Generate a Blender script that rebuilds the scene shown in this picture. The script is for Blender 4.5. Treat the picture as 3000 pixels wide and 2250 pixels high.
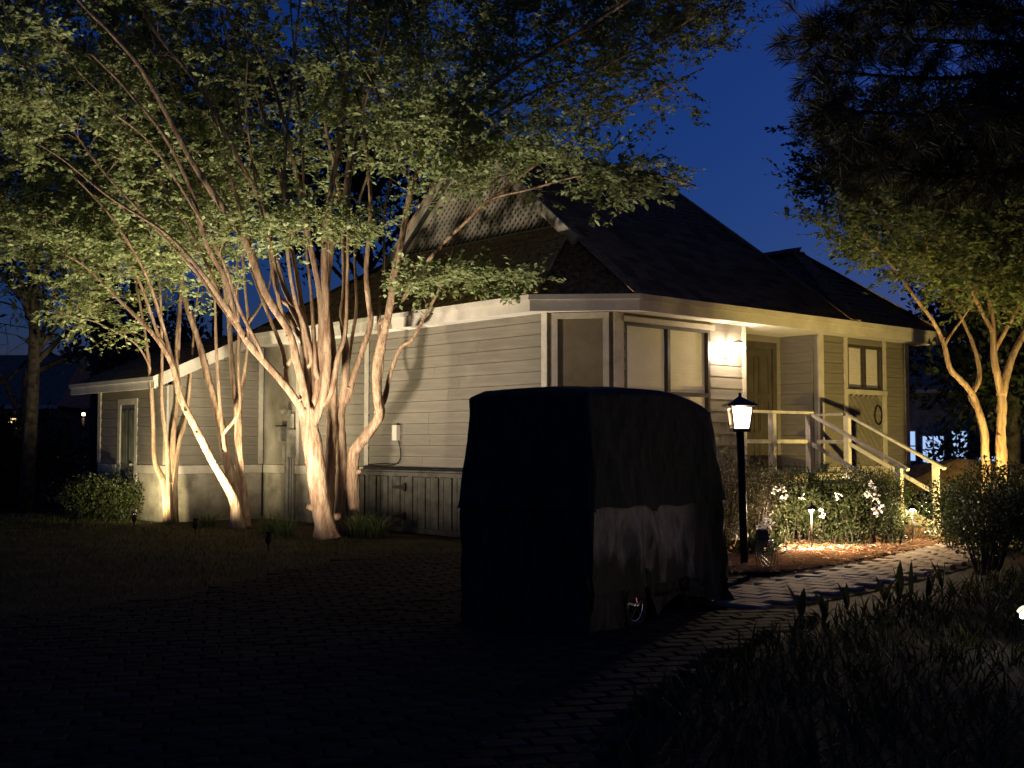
import bpy, bmesh, math, random
import numpy as np
from mathutils import Vector, Matrix
for o in list(bpy.data.objects): bpy.data.objects.remove(o)
SC = bpy.context.scene
COL = SC.collection
R = math.radians
random.seed(7); RNG = np.random.default_rng(7)

# ------------------------------------------------------------------ camera
CH = 1.35; FPX = 3400.0; PITCH = R(3.0)
cam = bpy.data.cameras.new('camera'); camo = bpy.data.objects.new('camera', cam); COL.objects.link(camo)
cam.sensor_width = 36; cam.lens = 36*FPX/3000; cam.clip_end = 1000; cam.clip_start = .05
camo.location = (0, 0, CH); camo.rotation_euler = (R(90)+PITCH, 0, 0)
SC.camera = camo

# ------------------------------------------------------------------ dusk sky
w = bpy.data.worlds.new('World'); SC.world = w; w.use_nodes = True
nt = w.node_tree; bg = nt.nodes['Background']
sky = nt.nodes.new('ShaderNodeTexSky'); sky.sky_type = 'NISHITA'; sky.sun_disc = False
sky.sun_elevation = R(1.5); sky.sun_rotation = R(60); sky.ozone_density = 6.0
tint = nt.nodes.new('ShaderNodeMix'); tint.data_type = 'RGBA'; tint.blend_type = 'MULTIPLY'; tint.inputs[0].default_value = 1
tint.inputs[7].default_value = (1.8, .85, 1.17, 1)
nt.links.new(sky.outputs[0], tint.inputs[6]); nt.links.new(tint.outputs[2], bg.inputs[0])
bg.inputs[1].default_value = 0.15
# the last of the afterglow: a very weak, very soft sun
sun = bpy.data.lights.new('sun', 'SUN'); sun.energy = 0.006; sun.angle = R(40); sun.color = (.75, .85, 1)
suno = bpy.data.objects.new('sun', sun); COL.objects.link(suno); suno.rotation_euler = (R(84), 0, R(120))

SC.view_settings.view_transform = 'Standard'; SC.view_settings.look = 'None'
SC.view_settings.exposure = 0; SC.view_settings.gamma = 1; SC.view_settings.use_curve_mapping = False
SC.cycles.use_denoising = True
SC.cycles.max_bounces = 6; SC.cycles.diffuse_bounces = 3; SC.cycles.glossy_bounces = 2; SC.cycles.transmission_bounces = 4
SC.cycles.transparent_max_bounces = 8; SC.cycles.sample_clamp_indirect = 3.0; SC.cycles.caustics_reflective = False; SC.cycles.caustics_refractive = False

# ------------------------------------------------------------------ helpers
def ray(px, py):
    x = (px-1500)/FPX; y = -(py-1125)/FPX; c, s = math.cos(PITCH), math.sin(PITCH)
    return (x, c-y*s, s+y*c)
def at(px, py, Y):
    r = ray(px, py); t = Y/r[1]
    return Vector((r[0]*t, Y, CH+r[2]*t))
def gnd(px, py, h=0.0):
    r = ray(px, py); t = (h-CH)/r[2]
    return Vector((r[0]*t, r[1]*t, h))

class MB:
    def __init__(s): s.v = []; s.f = []
    def add(s, vs, fs):
        b = len(s.v); s.v += [tuple(p) for p in vs]; s.f += [tuple(i+b for i in q) for q in fs]; return s
    def box(s, lo, hi):
        x0, y0, z0 = lo; x1, y1, z1 = hi
        return s.add([(x0,y0,z0),(x1,y0,z0),(x1,y1,z0),(x0,y1,z0),(x0,y0,z1),(x1,y0,z1),(x1,y1,z1),(x0,y1,z1)],
                     [(3,2,1,0),(4,5,6,7),(0,1,5,4),(1,2,6,5),(2,3,7,6),(3,0,4,7)])
    def bar(s, a, b, w, h, up=(0,0,1)):
        a = Vector(a); b = Vector(b); d = (b-a).normalized(); u = Vector(up)
        x = d.cross(u)
        if x.length < 1e-4: x = d.cross(Vector((1,0,0)))
        x.normalize(); z = x.cross(d).normalized(); x = x*w/2; z = z*h/2
        return s.add([a-x-z, a+x-z, a+x+z, a-x+z, b-x-z, b+x-z, b+x+z, b-x+z],
                     [(3,2,1,0),(4,5,6,7),(0,1,5,4),(1,2,6,5),(2,3,7,6),(3,0,4,7)])
    def tube(s, pts, rad, n=8, cap=True):
        pts = [Vector(p) for p in pts]
        if not hasattr(rad, '__len__'): rad = [rad]*len(pts)
        b = len(s.v); ref = None
        for i, p in enumerate(pts):
            d = (pts[min(i+1, len(pts)-1)]-pts[max(i-1, 0)])
            if d.length < 1e-9: d = Vector((0,0,1))
            d.normalize()
            if ref is None: ref = d.orthogonal().normalized()
            ref = (ref-d*ref.dot(d))
            if ref.length < 1e-6: ref = d.orthogonal()
            ref.normalize(); y = d.cross(ref)
            for k in range(n):
                t = 2*math.pi*k/n; q = p+(ref*math.cos(t)+y*math.sin(t))*rad[i]; s.v.append(tuple(q))
        for i in range(len(pts)-1):
            for k in range(n):
                k2 = (k+1) % n
                s.f.append((b+i*n+k, b+i*n+k2, b+(i+1)*n+k2, b+(i+1)*n+k))
        if cap:
            s.f.append(tuple(b+k for k in range(n-1, -1, -1))); s.f.append(tuple(b+(len(pts)-1)*n+k for k in range(n)))
        return s
    def lathe(s, c, prof, n=16):
        b = len(s.v); c = Vector(c)
        for r, z in prof:
            for k in range(n):
                t = 2*math.pi*k/n; s.v.append((c.x+r*math.cos(t), c.y+r*math.sin(t), c.z+z))
        for i in range(len(prof)-1):
            for k in range(n):
                k2 = (k+1) % n; s.f.append((b+i*n+k, b+i*n+k2, b+(i+1)*n+k2, b+(i+1)*n+k))
        return s
    def poly(s, pts, th=0.0, down=(0,0,-1)):
        n = len(pts); pts = [Vector(p) for p in pts]
        if th == 0: return s.add(pts, [tuple(range(n))])
        d = Vector(down)*th
        return s.add(pts+[p+d for p in pts], [tuple(range(n)), tuple(range(2*n-1, n-1, -1))]+[(i, i+n, (i+1) % n+n, (i+1) % n) for i in range(n)])
    def mesh(s, name, mat=None, smooth=False):
        me = bpy.data.meshes.new(name); me.from_pydata(s.v, [], s.f)
        if mat: me.materials.append(mat)
        if smooth: me.polygons.foreach_set('use_smooth', [True]*len(me.polygons))
        me.update(); return me

def link(name, me, parent=None, kind=None, label=None, cat=None, group=None, loc=None):
    o = bpy.data.objects.new(name, me); COL.objects.link(o)
    if parent is not None: o.parent = parent
    if loc is not None: o.location = loc
    if kind: o['kind'] = kind
    if label: o['label'] = label
    if cat: o['category'] = cat
    if group: o['group'] = group
    return o
def obj(name, mb, mat, parent=None, smooth=False, off=None, **k):
    """one mesh object; off = world offset to subtract (when its parent stands there)"""
    if off is not None: mb.v = [(x-off[0], y-off[1], z-off[2]) for x, y, z in mb.v]
    return link(name, mb.mesh(name, mat, smooth), parent, **k)
def thing(name, label, cat, loc=(0,0,0), rz=0, group=None):
    o = link(name, None, None, None, label, cat, group, loc); o.rotation_euler.z = rz; o.empty_display_size = .1
    return o
def npmesh(name, V, faces, mat, smooth=False, ngon=3):
    """fast mesh from numpy arrays: V (n,3), faces (m,ngon)"""
    me = bpy.data.meshes.new(name); V = np.asarray(V, np.float32); F = np.asarray(faces, np.int32)
    me.vertices.add(len(V)); me.vertices.foreach_set('co', V.ravel())
    me.loops.add(F.size); me.loops.foreach_set('vertex_index', F.ravel())
    me.polygons.add(len(F)); me.polygons.foreach_set('loop_start', np.arange(0, F.size, ngon, dtype=np.int32))
    if smooth: me.polygons.foreach_set('use_smooth', np.ones(len(F), bool))
    me.materials.append(mat); me.update(calc_edges=True); me.validate(); return me

# ------------------------------------------------------------------ materials
def mat(name, col, rough=.7, var=.15, scale=8, bump=.0, bscale=None, spec=.3, rnd=0.0, col2=None, stretch=None, metal=0, coords='Object', trans=0.0, detail=5):
    m = bpy.data.materials.new(name); m.use_nodes = True; t = m.node_tree; N = t.nodes; L = t.links
    b = N['Principled BSDF']; b.inputs['Roughness'].default_value = rough; b.inputs['Specular IOR Level'].default_value = spec; b.inputs['Metallic'].default_value = metal
    tc = N.new('ShaderNodeTexCoord'); src = tc.outputs[coords] if coords != 'Position' else N.new('ShaderNodeNewGeometry').outputs['Position']
    mp = N.new('ShaderNodeMapping'); L.new(src, mp.inputs[0])
    if stretch: mp.inputs['Scale'].default_value = stretch
    nz = N.new('ShaderNodeTexNoise'); nz.inputs['Scale'].default_value = scale; nz.inputs['Detail'].default_value = detail; nz.inputs['Roughness'].default_value = .65
    L.new(mp.outputs[0], nz.inputs['Vector'])
    ramp = N.new('ShaderNodeValToRGB'); L.new(nz.outputs[0], ramp.inputs[0])
    c2 = col2 or tuple(max(0, c*(1-2*var)) for c in col); c1 = col if col2 else tuple(min(1, c*(1+var)) for c in col)
    ramp.color_ramp.elements[0].position = .32; ramp.color_ramp.elements[1].position = .68
    ramp.color_ramp.elements[0].color = (*c2, 1); ramp.color_ramp.elements[1].color = (*c1, 1)
    out = ramp.outputs[0]
    if rnd:
        oi = N.new('ShaderNodeObjectInfo'); hs = N.new('ShaderNodeHueSaturation')
        mr = N.new('ShaderNodeMapRange'); mr.inputs[3].default_value = 1-rnd; mr.inputs[4].default_value = 1+rnd
        L.new(oi.outputs['Random'], mr.inputs[0]); L.new(mr.outputs[0], hs.inputs['Value']); L.new(out, hs.inputs['Color']); out = hs.outputs[0]
    L.new(out, b.inputs['Base Color'])
    if bump:
        n2 = N.new('ShaderNodeTexNoise'); n2.inputs['Scale'].default_value = bscale or scale*4; n2.inputs['Detail'].default_value = 4
        L.new(mp.outputs[0], n2.inputs['Vector'])
        bp = N.new('ShaderNodeBump'); bp.inputs['Strength'].default_value = bump; bp.inputs['Distance'].default_value = .02
        L.new(n2.outputs[0], bp.inputs['Height']); L.new(bp.outputs[0], b.inputs['Normal'])
    if trans:
        tr = N.new('ShaderNodeBsdfTranslucent'); L.new(out, tr.inputs[0]); mx = N.new('ShaderNodeMixShader'); mx.inputs[0].default_value = trans
        L.new(b.outputs[0], mx.inputs[1]); L.new(tr.outputs[0], mx.inputs[2]); L.new(mx.outputs[0], N['Material Output'].inputs[0])
    return m
def emit(name, col, s):
    m = bpy.data.materials.new(name); m.use_nodes = True; N = m.node_tree.nodes; N.remove(N['Principled BSDF'])
    e = N.new('ShaderNodeEmission'); e.inputs[0].default_value = (*col, 1); e.inputs[1].default_value = s
    m.node_tree.links.new(e.outputs[0], N['Material Output'].inputs[0]); return m
def glassmat(name, tint=(.9,.9,.9), refl=.08):
    m = bpy.data.materials.new(name); m.use_nodes = True; N = m.node_tree.nodes; L = m.node_tree.links; N.remove(N['Principled BSDF'])
    a = N.new('ShaderNodeBsdfTransparent'); a.inputs[0].default_value = (*tint, 1); g = N.new('ShaderNodeBsdfGlossy'); g.inputs['Roughness'].default_value = .03
    lw = N.new('ShaderNodeLayerWeight'); lw.inputs[0].default_value = .15; mr = N.new('ShaderNodeMapRange'); mr.inputs[3].default_value = refl; mr.inputs[4].default_value = .8
    L.new(lw.outputs['Fresnel'], mr.inputs[0]); mx = N.new('ShaderNodeMixShader'); L.new(mr.outputs[0], mx.inputs[0]); L.new(a.outputs[0], mx.inputs[1]); L.new(g.outputs[0], mx.inputs[2])
    L.new(mx.outputs[0], N['Material Output'].inputs[0]); return m
def leafmat(name, c1, c2, trans=.35, rough=.45, spec=.3):
    m = bpy.data.materials.new(name); m.use_nodes = True; t = m.node_tree; N = t.nodes; L = t.links; b = N['Principled BSDF']
    b.inputs['Roughness'].default_value = rough; b.inputs['Specular IOR Level'].default_value = spec if rough < .55 else .06
    g = N.new('ShaderNodeNewGeometry'); rp = N.new('ShaderNodeValToRGB'); L.new(g.outputs['Random Per Island'], rp.inputs[0])
    rp.color_ramp.elements[0].color = (*c1, 1); rp.color_ramp.elements[1].color = (*c2, 1)
    L.new(rp.outputs[0], b.inputs['Base Color']); tr = N.new('ShaderNodeBsdfTranslucent'); L.new(rp.outputs[0], tr.inputs[0])
    mx = N.new('ShaderNodeMixShader'); mx.inputs[0].default_value = trans
    L.new(b.outputs[0], mx.inputs[1]); L.new(tr.outputs[0], mx.inputs[2]); L.new(mx.outputs[0], N['Material Output'].inputs[0]); return m

M = dict(
 soil=mat('soil', (.035,.026,.013), .95, .4, 1.5, .6, 30, .1, coords='Position'),
 sand=mat('joint_sand', (.02,.015,.01), .95, .3, 20, .3, 80, .05, coords='Position'),
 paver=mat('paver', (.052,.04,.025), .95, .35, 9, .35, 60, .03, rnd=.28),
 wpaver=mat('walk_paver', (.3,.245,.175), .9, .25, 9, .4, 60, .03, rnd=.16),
 straw_bed=mat('straw_bed', (.42,.23,.11), .95, .5, 6, .9, 40, .1, coords='Position'),
 straw=leafmat('straw', (.32,.18,.09), (.68,.47,.29), .1, .8),
 siding=mat('siding', (.158,.14,.112), .55, .1, 3, .12, 40, .3, rnd=.07, stretch=(1,1,6)),
 boarded=mat('boarded_panel', (.15,.12,.075), .6, .12, 2.5, .08, 40, .25),
 panel=mat('panel_board', (.235,.21,.168), .6, .14, 2.5, .1, 40, .25),
 lattice=mat('lattice', (.2,.18,.145), .6, .1, 5, .08, 60, .2),  # dimmed copy of trim; weak light on the gable put into its colour
 trim=mat('trim', (.4,.36,.3), .5, .1, 5, .08, 60, .3),
 fascia=mat('fascia', (.47,.43,.365), .5, .1, 2.5, .06, 50, .3),
 found=mat('foundation', (.29,.26,.205), .8, .25, 3, .25, 30, .15),
 soffit=mat('soffit', (.52,.49,.44), .6, .06, 4, .03, 40, .2),
 shingle=mat('shingle', (.27,.19,.115), .9, .35, 14, .5, 90, .04, rnd=.38),
 roofdeck=mat('roof_deck', (.03,.028,.025), .95, .3, 8, 0, None, .05),
 door=mat('door_paint', (.05,.041,.029), .45, .2, 4, .1, 40, .4),
 gdoor=mat('green_door', (.075,.078,.062), .4, .2, 4, .1, 40, .4),
 gate=mat('gate_paint', (.075,.07,.055), .7, .25, 5, .2, 40, .2),
 iron=mat('black_iron', (.014,.011,.007), .55, .3, 20, .1, 80, .15),
 bronze=mat('bronze_paint', (.03,.022,.017), .4, .3, 20, .1, 80, .5),
 greymetal=mat('grey_metal', (.3,.28,.24), .5, .15, 10, .05, 60, .4),
 winframe=mat('window_frame', (.045,.038,.03), .4, .2, 10, 0, None, .4),
 rail=mat('rail_paint', (.5,.46,.4), .6, .16, 5, .1, 50, .2),
 deck=mat('deck_boards', (.2,.18,.15), .8, .25, 6, .3, 40, .2),
 bark=mat('myrtle_bark', (.44,.32,.21), .75, .2, 8, 1.0, 24, .15, col2=(.13,.065,.035), stretch=(1.9,1.9,.3), coords='Position', detail=8),
 pbark=mat('pine_bark', (.11,.085,.06), .95, .5, 9, .9, 18, .05, stretch=(1,1,.3), coords='Position'),
 dbark=mat('dark_bark', (.07,.058,.045), .9, .4, 8, .5, 30, .1, coords='Position'),
 cover=mat('cover_cloth', (.036,.038,.022), .75, .25, 12, 1.0, 4, .08, stretch=(1.6,1.6,.55)),
 skirt=mat('cover_skirt', (.033,.032,.019), .65, .45, 7, 1.0, 6, .1, stretch=(1.8,1.8,.5)),
 rubber=mat('rubber', (.012,.012,.012), .85, .2, 20, .1, 80, .2),
 chrome=mat('wheel_metal', (.5,.5,.47), .25, .1, 10, 0, None, .5, metal=1),
 yellowcord=mat('yellow_cord', (.35,.25,.1), .5, .1, 20, 0, None, .3),
 petal=leafmat('petal', (.72,.68,.62), (.85,.82,.78), .25, .6),
 glass=glassmat('pane_glass'),
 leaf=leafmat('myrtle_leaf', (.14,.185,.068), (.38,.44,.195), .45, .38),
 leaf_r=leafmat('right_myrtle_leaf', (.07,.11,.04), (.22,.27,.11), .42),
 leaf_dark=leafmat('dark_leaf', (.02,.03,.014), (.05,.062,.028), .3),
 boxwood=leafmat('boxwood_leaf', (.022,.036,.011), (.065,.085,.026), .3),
 azalea=leafmat('azalea_leaf', (.022,.034,.012), (.075,.09,.034), .35),
 wiry=leafmat('wiry_leaf', (.04,.038,.018), (.1,.09,.048), .3),
 needle=leafmat('pine_needle', (.04,.046,.026), (.11,.115,.068), .25),
 grass=leafmat('grass', (.035,.05,.01), (.1,.12,.03), .3),
 strap=leafmat('strap_leaf', (.012,.018,.006), (.045,.054,.02), .25, .7),
 liriope=leafmat('liriope', (.03,.05,.015), (.11,.14,.045), .3),
 dry=leafmat('dry_grass', (.12,.075,.035), (.28,.19,.1), .35, .8),
)
def blindmat():
    m = mat('blind', (.6,.53,.42), .7, .05, 3)
    t = m.node_tree; N = t.nodes; L = t.links; b = N['Principled BSDF']
    tc = N.new('ShaderNodeTexCoord'); wv = N.new('ShaderNodeTexWave'); wv.bands_direction = 'Z'; wv.inputs['Scale'].default_value = 6.5; wv.inputs['Distortion'].default_value = .3; b.inputs['Emission Color'].default_value = (1,.76,.4,1); b.inputs['Emission Strength'].default_value = .085
    L.new(tc.outputs['Object'], wv.inputs[0]); bp = N.new('ShaderNodeBump'); bp.inputs['Strength'].default_value = .18; bp.inputs['Distance'].default_value = .02
    L.new(wv.outputs[1], bp.inputs['Height']); L.new(bp.outputs[0], b.inputs['Normal']); return m
M['blind'] = blindmat()
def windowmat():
    # clouded clear-vinyl band of the cover: tan near its top seam, fading into painted-in shade towards the hem
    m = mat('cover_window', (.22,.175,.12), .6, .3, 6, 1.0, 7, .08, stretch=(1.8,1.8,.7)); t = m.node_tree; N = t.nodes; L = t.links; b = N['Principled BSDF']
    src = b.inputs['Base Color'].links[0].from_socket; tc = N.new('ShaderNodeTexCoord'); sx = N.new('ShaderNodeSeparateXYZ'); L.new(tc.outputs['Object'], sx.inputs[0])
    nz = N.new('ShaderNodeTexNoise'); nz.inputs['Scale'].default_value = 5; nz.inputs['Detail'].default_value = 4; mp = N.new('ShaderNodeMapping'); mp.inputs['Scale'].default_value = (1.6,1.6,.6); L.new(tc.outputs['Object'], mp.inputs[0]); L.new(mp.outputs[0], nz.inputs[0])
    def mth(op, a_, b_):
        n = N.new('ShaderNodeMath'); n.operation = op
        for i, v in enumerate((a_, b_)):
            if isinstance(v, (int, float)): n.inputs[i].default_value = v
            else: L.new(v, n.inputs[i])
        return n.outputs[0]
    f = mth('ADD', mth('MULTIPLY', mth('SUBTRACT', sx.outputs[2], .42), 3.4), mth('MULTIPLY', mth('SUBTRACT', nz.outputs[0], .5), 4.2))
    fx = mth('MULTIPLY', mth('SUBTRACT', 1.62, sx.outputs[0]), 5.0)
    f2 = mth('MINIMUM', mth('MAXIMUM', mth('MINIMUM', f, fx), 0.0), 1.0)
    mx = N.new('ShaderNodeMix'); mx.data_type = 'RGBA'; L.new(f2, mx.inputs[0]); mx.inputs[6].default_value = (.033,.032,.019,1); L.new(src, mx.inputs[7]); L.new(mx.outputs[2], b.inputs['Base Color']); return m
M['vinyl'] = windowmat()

# leaf clouds: P positions, D directions (leaf axis), sizes
def leaf_mesh(name, P, D, S, material, width=.55, fold=.25, off=(0,0,0), N=None):
    P = np.asarray(P, float)-np.asarray(off); D = np.asarray(D, float); S = np.asarray(S, float).reshape(-1, 1); n = len(P)
    D = D/np.maximum(np.linalg.norm(D, axis=1, keepdims=True), 1e-6)
    if N is None:
        N = RNG.normal(size=(n, 3)); N[:, 2] = np.abs(N[:, 2])+.6
    X = np.cross(D, N); X /= np.maximum(np.linalg.norm(X, axis=1, keepdims=True), 1e-6); Z = np.cross(X, D)
    a = P; tip = P+D*S; mid = P+D*S*.48
    l = mid+X*S*width*.5+Z*S*fold*.4; r = mid-X*S*width*.5+Z*S*fold*.4; b2 = mid
    V = np.stack([a, l, tip, r], 1).reshape(-1, 3); i = np.arange(n)[:, None]*4
    F = np.concatenate([i+np.array([[0,1,2]]), i+np.array([[0,2,3]])], 1).reshape(-1, 3)
    return npmesh(name, V, F, material)
def blade_mesh(name, P, H, lean, W_, material, seg=3, off=(0,0,0), droop=.5):
    """grass-like blades: base points, heights, lean vectors (xy), widths; curved strips"""
    P = np.asarray(P, float)-np.asarray(off); n = len(P); H = np.asarray(H, float); lean = np.asarray(lean, float); W_ = np.asarray(W_, float)
    az = RNG.uniform(0, 2*np.pi, n); side = np.stack([np.cos(az), np.sin(az), 0*az], 1)
    Vs = []
    for k in range(seg+1):
        t = k/seg
        c = P.copy(); c[:, :2] += lean*(t**1.8)[...] if np.ndim(t) else lean*(t**1.8); c[:, 2] += H*(t-droop*.35*t**3)
        wd = (W_*(1-t**2.2)*.5)[:, None]
        Vs += [c-side*wd, c+side*wd]
    V = np.stack(Vs, 1).reshape(-1, 3); m = 2*(seg+1); i = np.arange(n)[:, None]*m
    F = np.concatenate([i+np.array([[2*k, 2*k+1, 2*k+3, 2*k+2]]) for k in range(seg)], 1).reshape(-1, 4)
    return npmesh(name, V, F, material, ngon=4)
def in_poly(x, y, poly):
    x = np.asarray(x); y = np.asarray(y); ins = np.zeros(x.shape, bool); n = len(poly)
    for i in range(n):
        x1, y1 = poly[i][0], poly[i][1]; x2, y2 = poly[(i+1) % n][0], poly[(i+1) % n][1]
        c = ((y1 > y) != (y2 > y)) & (x < (x2-x1)*(y-y1)/((y2-y1) if y2 != y1 else 1e-9)+x1)
        ins ^= c
    return ins
def crom(pts, n=6):
    pts = [Vector(p) for p in pts]; out = []
    q = [pts[0]*2-pts[1]]+pts+[pts[-1]*2-pts[-2]]
    for i in range(1, len(q)-2):
        p0, p1, p2, p3 = q[i-1], q[i], q[i+1], q[i+2]
        for k in range(n):
            t = k/n; out.append(.5*((2*p1)+(p2-p0)*t+(2*p0-5*p1+4*p2-p3)*t*t+(3*p1-p0-3*p2+p3)*t**3))
    out.append(pts[-1]); return out
# ------------------------------------------------------------------ ground, driveway, walkway, beds
g = MB(); g.poly([(-200,-40,0),(200,-40,0),(200,400,0),(-200,400,0)]); obj('ground', g, M['soil'], kind='structure')

BED_R = [(.30,4.2),(.41,4.93),(.5,5.7),(.85,6.6),(1.4,7.6),(2.0,8.5),(2.7,9.35),(3.5,10.3),(4.4,11.3),(5.2,12.3),(6.3,13.7),(8,15.5),(12,15.5),(12,4.2)]
WALK = [(1.75,9.9),(2.55,10.75),(3.35,11.65),(4.2,12.7),(5.1,13.9),(6.0,15.2),(7.2,16.8),(8.6,18.4)]
STRAW = [(1.2,12.0),(2.0,11.95),(2.6,12.05),(3.0,12.35),(3.6,13.0),(4.4,14.0),(5.2,15.0),(6.1,16.3),(5.8,16.7),(5.3,16.6),(4.6,16.6),(3.6,16.2),(1.8,15.2),(.8,14.6)]
DRIVE = [(-9,3.0),(-6.2,7.2),(-3.85,8.9),(-2.9,10.3),(-2.45,11.9),(-2.0,13.5),(-1.2,14.2),(-.2,14.3),(.9,13.6),(1.2,12.1),(2.2,11.75),(2.75,11.4),(2.2,10.3),(2.4,9.0),(1.4,7.6),(.85,6.6),(.5,5.7),(.35,4.0),(.4,2.0),(-9,2.0)]

def paver_mesh(w, d, seed, m):
    rr = random.Random(seed); mb = MB(); e = .012; t = .034
    j = lambda: rr.uniform(-.004, .004)
    lo = [(-w/2,-d/2,0),(w/2,-d/2,0),(w/2,d/2,0),(-w/2,d/2,0)]
    mid = [(x, y, t-e) for x, y, _ in lo]; top = [(x*(1-2*e/w)+j(), y*(1-2*e/d)+j(), t+j()*.6) for x, y, _ in lo]
    f = []
    for a, b in ((0,4),(4,8)):
        f += [(a+i, a+(i+1) % 4, b+(i+1) % 4, b+i) for i in range(4)]
    mb.add(lo+mid+top, f+[(8,9,10,11)]); return mb.mesh('paver', m)
def lay_pavers(parent, spots, meshes, material, n_own):
    """the spots that show largest become objects, the rest one joined part"""
    spots = sorted(spots, key=lambda s: s[3])
    for k, (x, y, a, _) in enumerate(spots[:n_own]):
        o = link('paver', meshes[k % len(meshes)], parent, loc=(x, y, .004+random.uniform(0,.005)))
        o.rotation_euler = (random.uniform(-.012,.012), random.uniform(-.012,.012), a+random.uniform(-.02,.02))
    if len(spots) > n_own:
        mb = MB(); base = [[v.co.copy() for v in me.vertices] for me in meshes]; fs = [[tuple(p.vertices) for p in me.polygons] for me in meshes]
        for k, (x, y, a, _) in enumerate(spots[n_own:]):
            i = k % len(meshes); c, s = math.cos(a), math.sin(a); z = .004+random.uniform(0,.006)
            mb.add([(x+v.x*c-v.y*s, y+v.x*s+v.y*c, z+v.z) for v in base[i]], fs[i])
        obj('paver_field', mb, material, parent, kind='stuff')

d = MB(); d.poly([(x, y, .004) for x, y in DRIVE]); drive = obj('driveway', d, M['sand'], kind='structure')
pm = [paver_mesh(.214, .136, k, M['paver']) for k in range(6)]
spots = []; ang = R(14); ca, sa = math.cos(ang), math.sin(ang)
for r in range(-70, 150):
    for c in range(-70, 90):
        u = c*.222+(.111 if r % 2 else 0)+.012*math.sin(r*1.7+c*.6); v = r*.144+.02*math.sin(c*.31+r*.05)
        x = u*ca-v*sa; y = u*sa+v*ca
        if not (-8 < x < 3.2 and 3.4 < y < 14.4): continue
        if abs(x) > y*.5+.4: continue
        spots.append((x, y, ang+random.uniform(-.01,.01), 0))
ok = in_poly([s[0] for s in spots], [s[1] for s in spots], DRIVE)
wl = np.array(WALK)
def walk_dist(x, y):
    best = 9
    for i in range(len(wl)-1):
        a, b = wl[i], wl[i+1]; t = max(0, min(1, ((x-a[0])*(b[0]-a[0])+(y-a[1])*(b[1]-a[1]))/((b-a)@(b-a)))); q = a+(b-a)*t
        best = min(best, math.hypot(x-q[0], y-q[1]))
    return best
spots = [(x, y, a, y if abs(x) < y*.44 and y > 4.9 else 99+y) for (x, y, a, _), k in zip(spots, ok) if k and not (y > 9 and x > 1 and walk_dist(x, y) < .66)]
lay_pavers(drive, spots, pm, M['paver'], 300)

wp = crom([(x, y, 0) for x, y in WALK], 16); mb = MB(); HW = .54
L_, R_ = [], []
for i, p in enumerate(wp):
    t = (wp[min(i+1, len(wp)-1)]-wp[max(0, i-1)]).normalized(); n = Vector((-t.y, t.x, 0)); L_.append(p+n*(HW+.02)); R_.append(p-n*(HW+.02))
mb.poly([(q.x, q.y, .008) for q in L_]+[(q.x, q.y, .008) for q in reversed(R_)]); walk = obj('walkway', mb, M['sand'], kind='structure')
wm = [paver_mesh(.262, .196, 20+k, M['wpaver']) for k in range(5)]
ws = []; acc = 0; row = 0
for i in range(1, len(wp)):
    seg = (wp[i]-wp[i-1]).length; t = (wp[i]-wp[i-1])/seg; n = Vector((-t.y, t.x, 0))
    while acc < seg:
        p = wp[i-1]+t*acc; a = math.atan2(n.y, n.x)
        o_ = .155 if row % 2 else 0
        for k in range(-2, 3):
            u = k*.27+o_*.87-.067
            if abs(u) < HW-.09: ws.append((p.x+n.x*u, p.y+n.y*u, a, p.y))
        acc += .204; row += 1
    acc -= seg
lay_pavers(walk, ws, wm, M['wpaver'], 300)

# planted beds: soil sheets under the straw and under the strap-leaved plants
def bed_sheet(name, poly, m, z0, amp, step=.12):
    xs = [p[0] for p in poly]; ys = [p[1] for p in poly]; X = np.arange(min(xs), max(xs), step); Y = np.arange(min(ys), max(ys), step)
    gx, gy = np.meshgrid(X, Y); ins = in_poly(gx, gy, poly)
    gz = z0+amp*(np.sin(gx*2.1+gy*1.3)*.4+np.sin(gx*5.3-gy*4.1)*.3+RNG.normal(size=gx.shape)*.35+.6)
    V = np.stack([gx+RNG.normal(size=gx.shape)*.02, gy+RNG.normal(size=gx.shape)*.02, gz], -1).reshape(-1, 3); ny, nx = gx.shape
    F = [(j*nx+i, j*nx+i+1, (j+1)*nx+i+1, (j+1)*nx+i) for j in range(ny-1) for i in range(nx-1) if ins[j,i] and ins[j,i+1] and ins[j+1,i] and ins[j+1,i+1]]
    return link(name, npmesh(name, V, F, m, True, 4), kind='structure')
bed_sheet('straw_bed', STRAW, M['straw_bed'], .012, .03, .09)
bed_sheet('plant_bed', BED_R, M['soil'], .01, .02, .25)

def scatter(poly, n, edge=0):
    xs = [p[0] for p in poly]; ys = [p[1] for p in poly]; out = np.zeros((0, 2))
    while len(out) < n:
        q = np.stack([RNG.uniform(min(xs), max(xs), n*2), RNG.uniform(min(ys), max(ys), n*2)], 1); out = np.concatenate([out, q[in_poly(q[:,0], q[:,1], poly)]])
    return out[:n]
# pine straw: thin crossing needles lying on the bed
q = scatter(STRAW, 26000); n = len(q); az = RNG.uniform(0, 2*np.pi, n); Lr = RNG.uniform(.08,.2,n)
P = np.stack([q[:,0], q[:,1], .035+RNG.uniform(0,.035,n)], 1); D = np.stack([np.cos(az), np.sin(az), RNG.normal(0,.16,n)], 1)
link('pine_straw', leaf_mesh('pine_straw', P, D, Lr, M['straw'], .035, .1), kind='stuff', label='orange brown pine straw mulch spread over the lit garden bed', cat='mulch')
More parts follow.
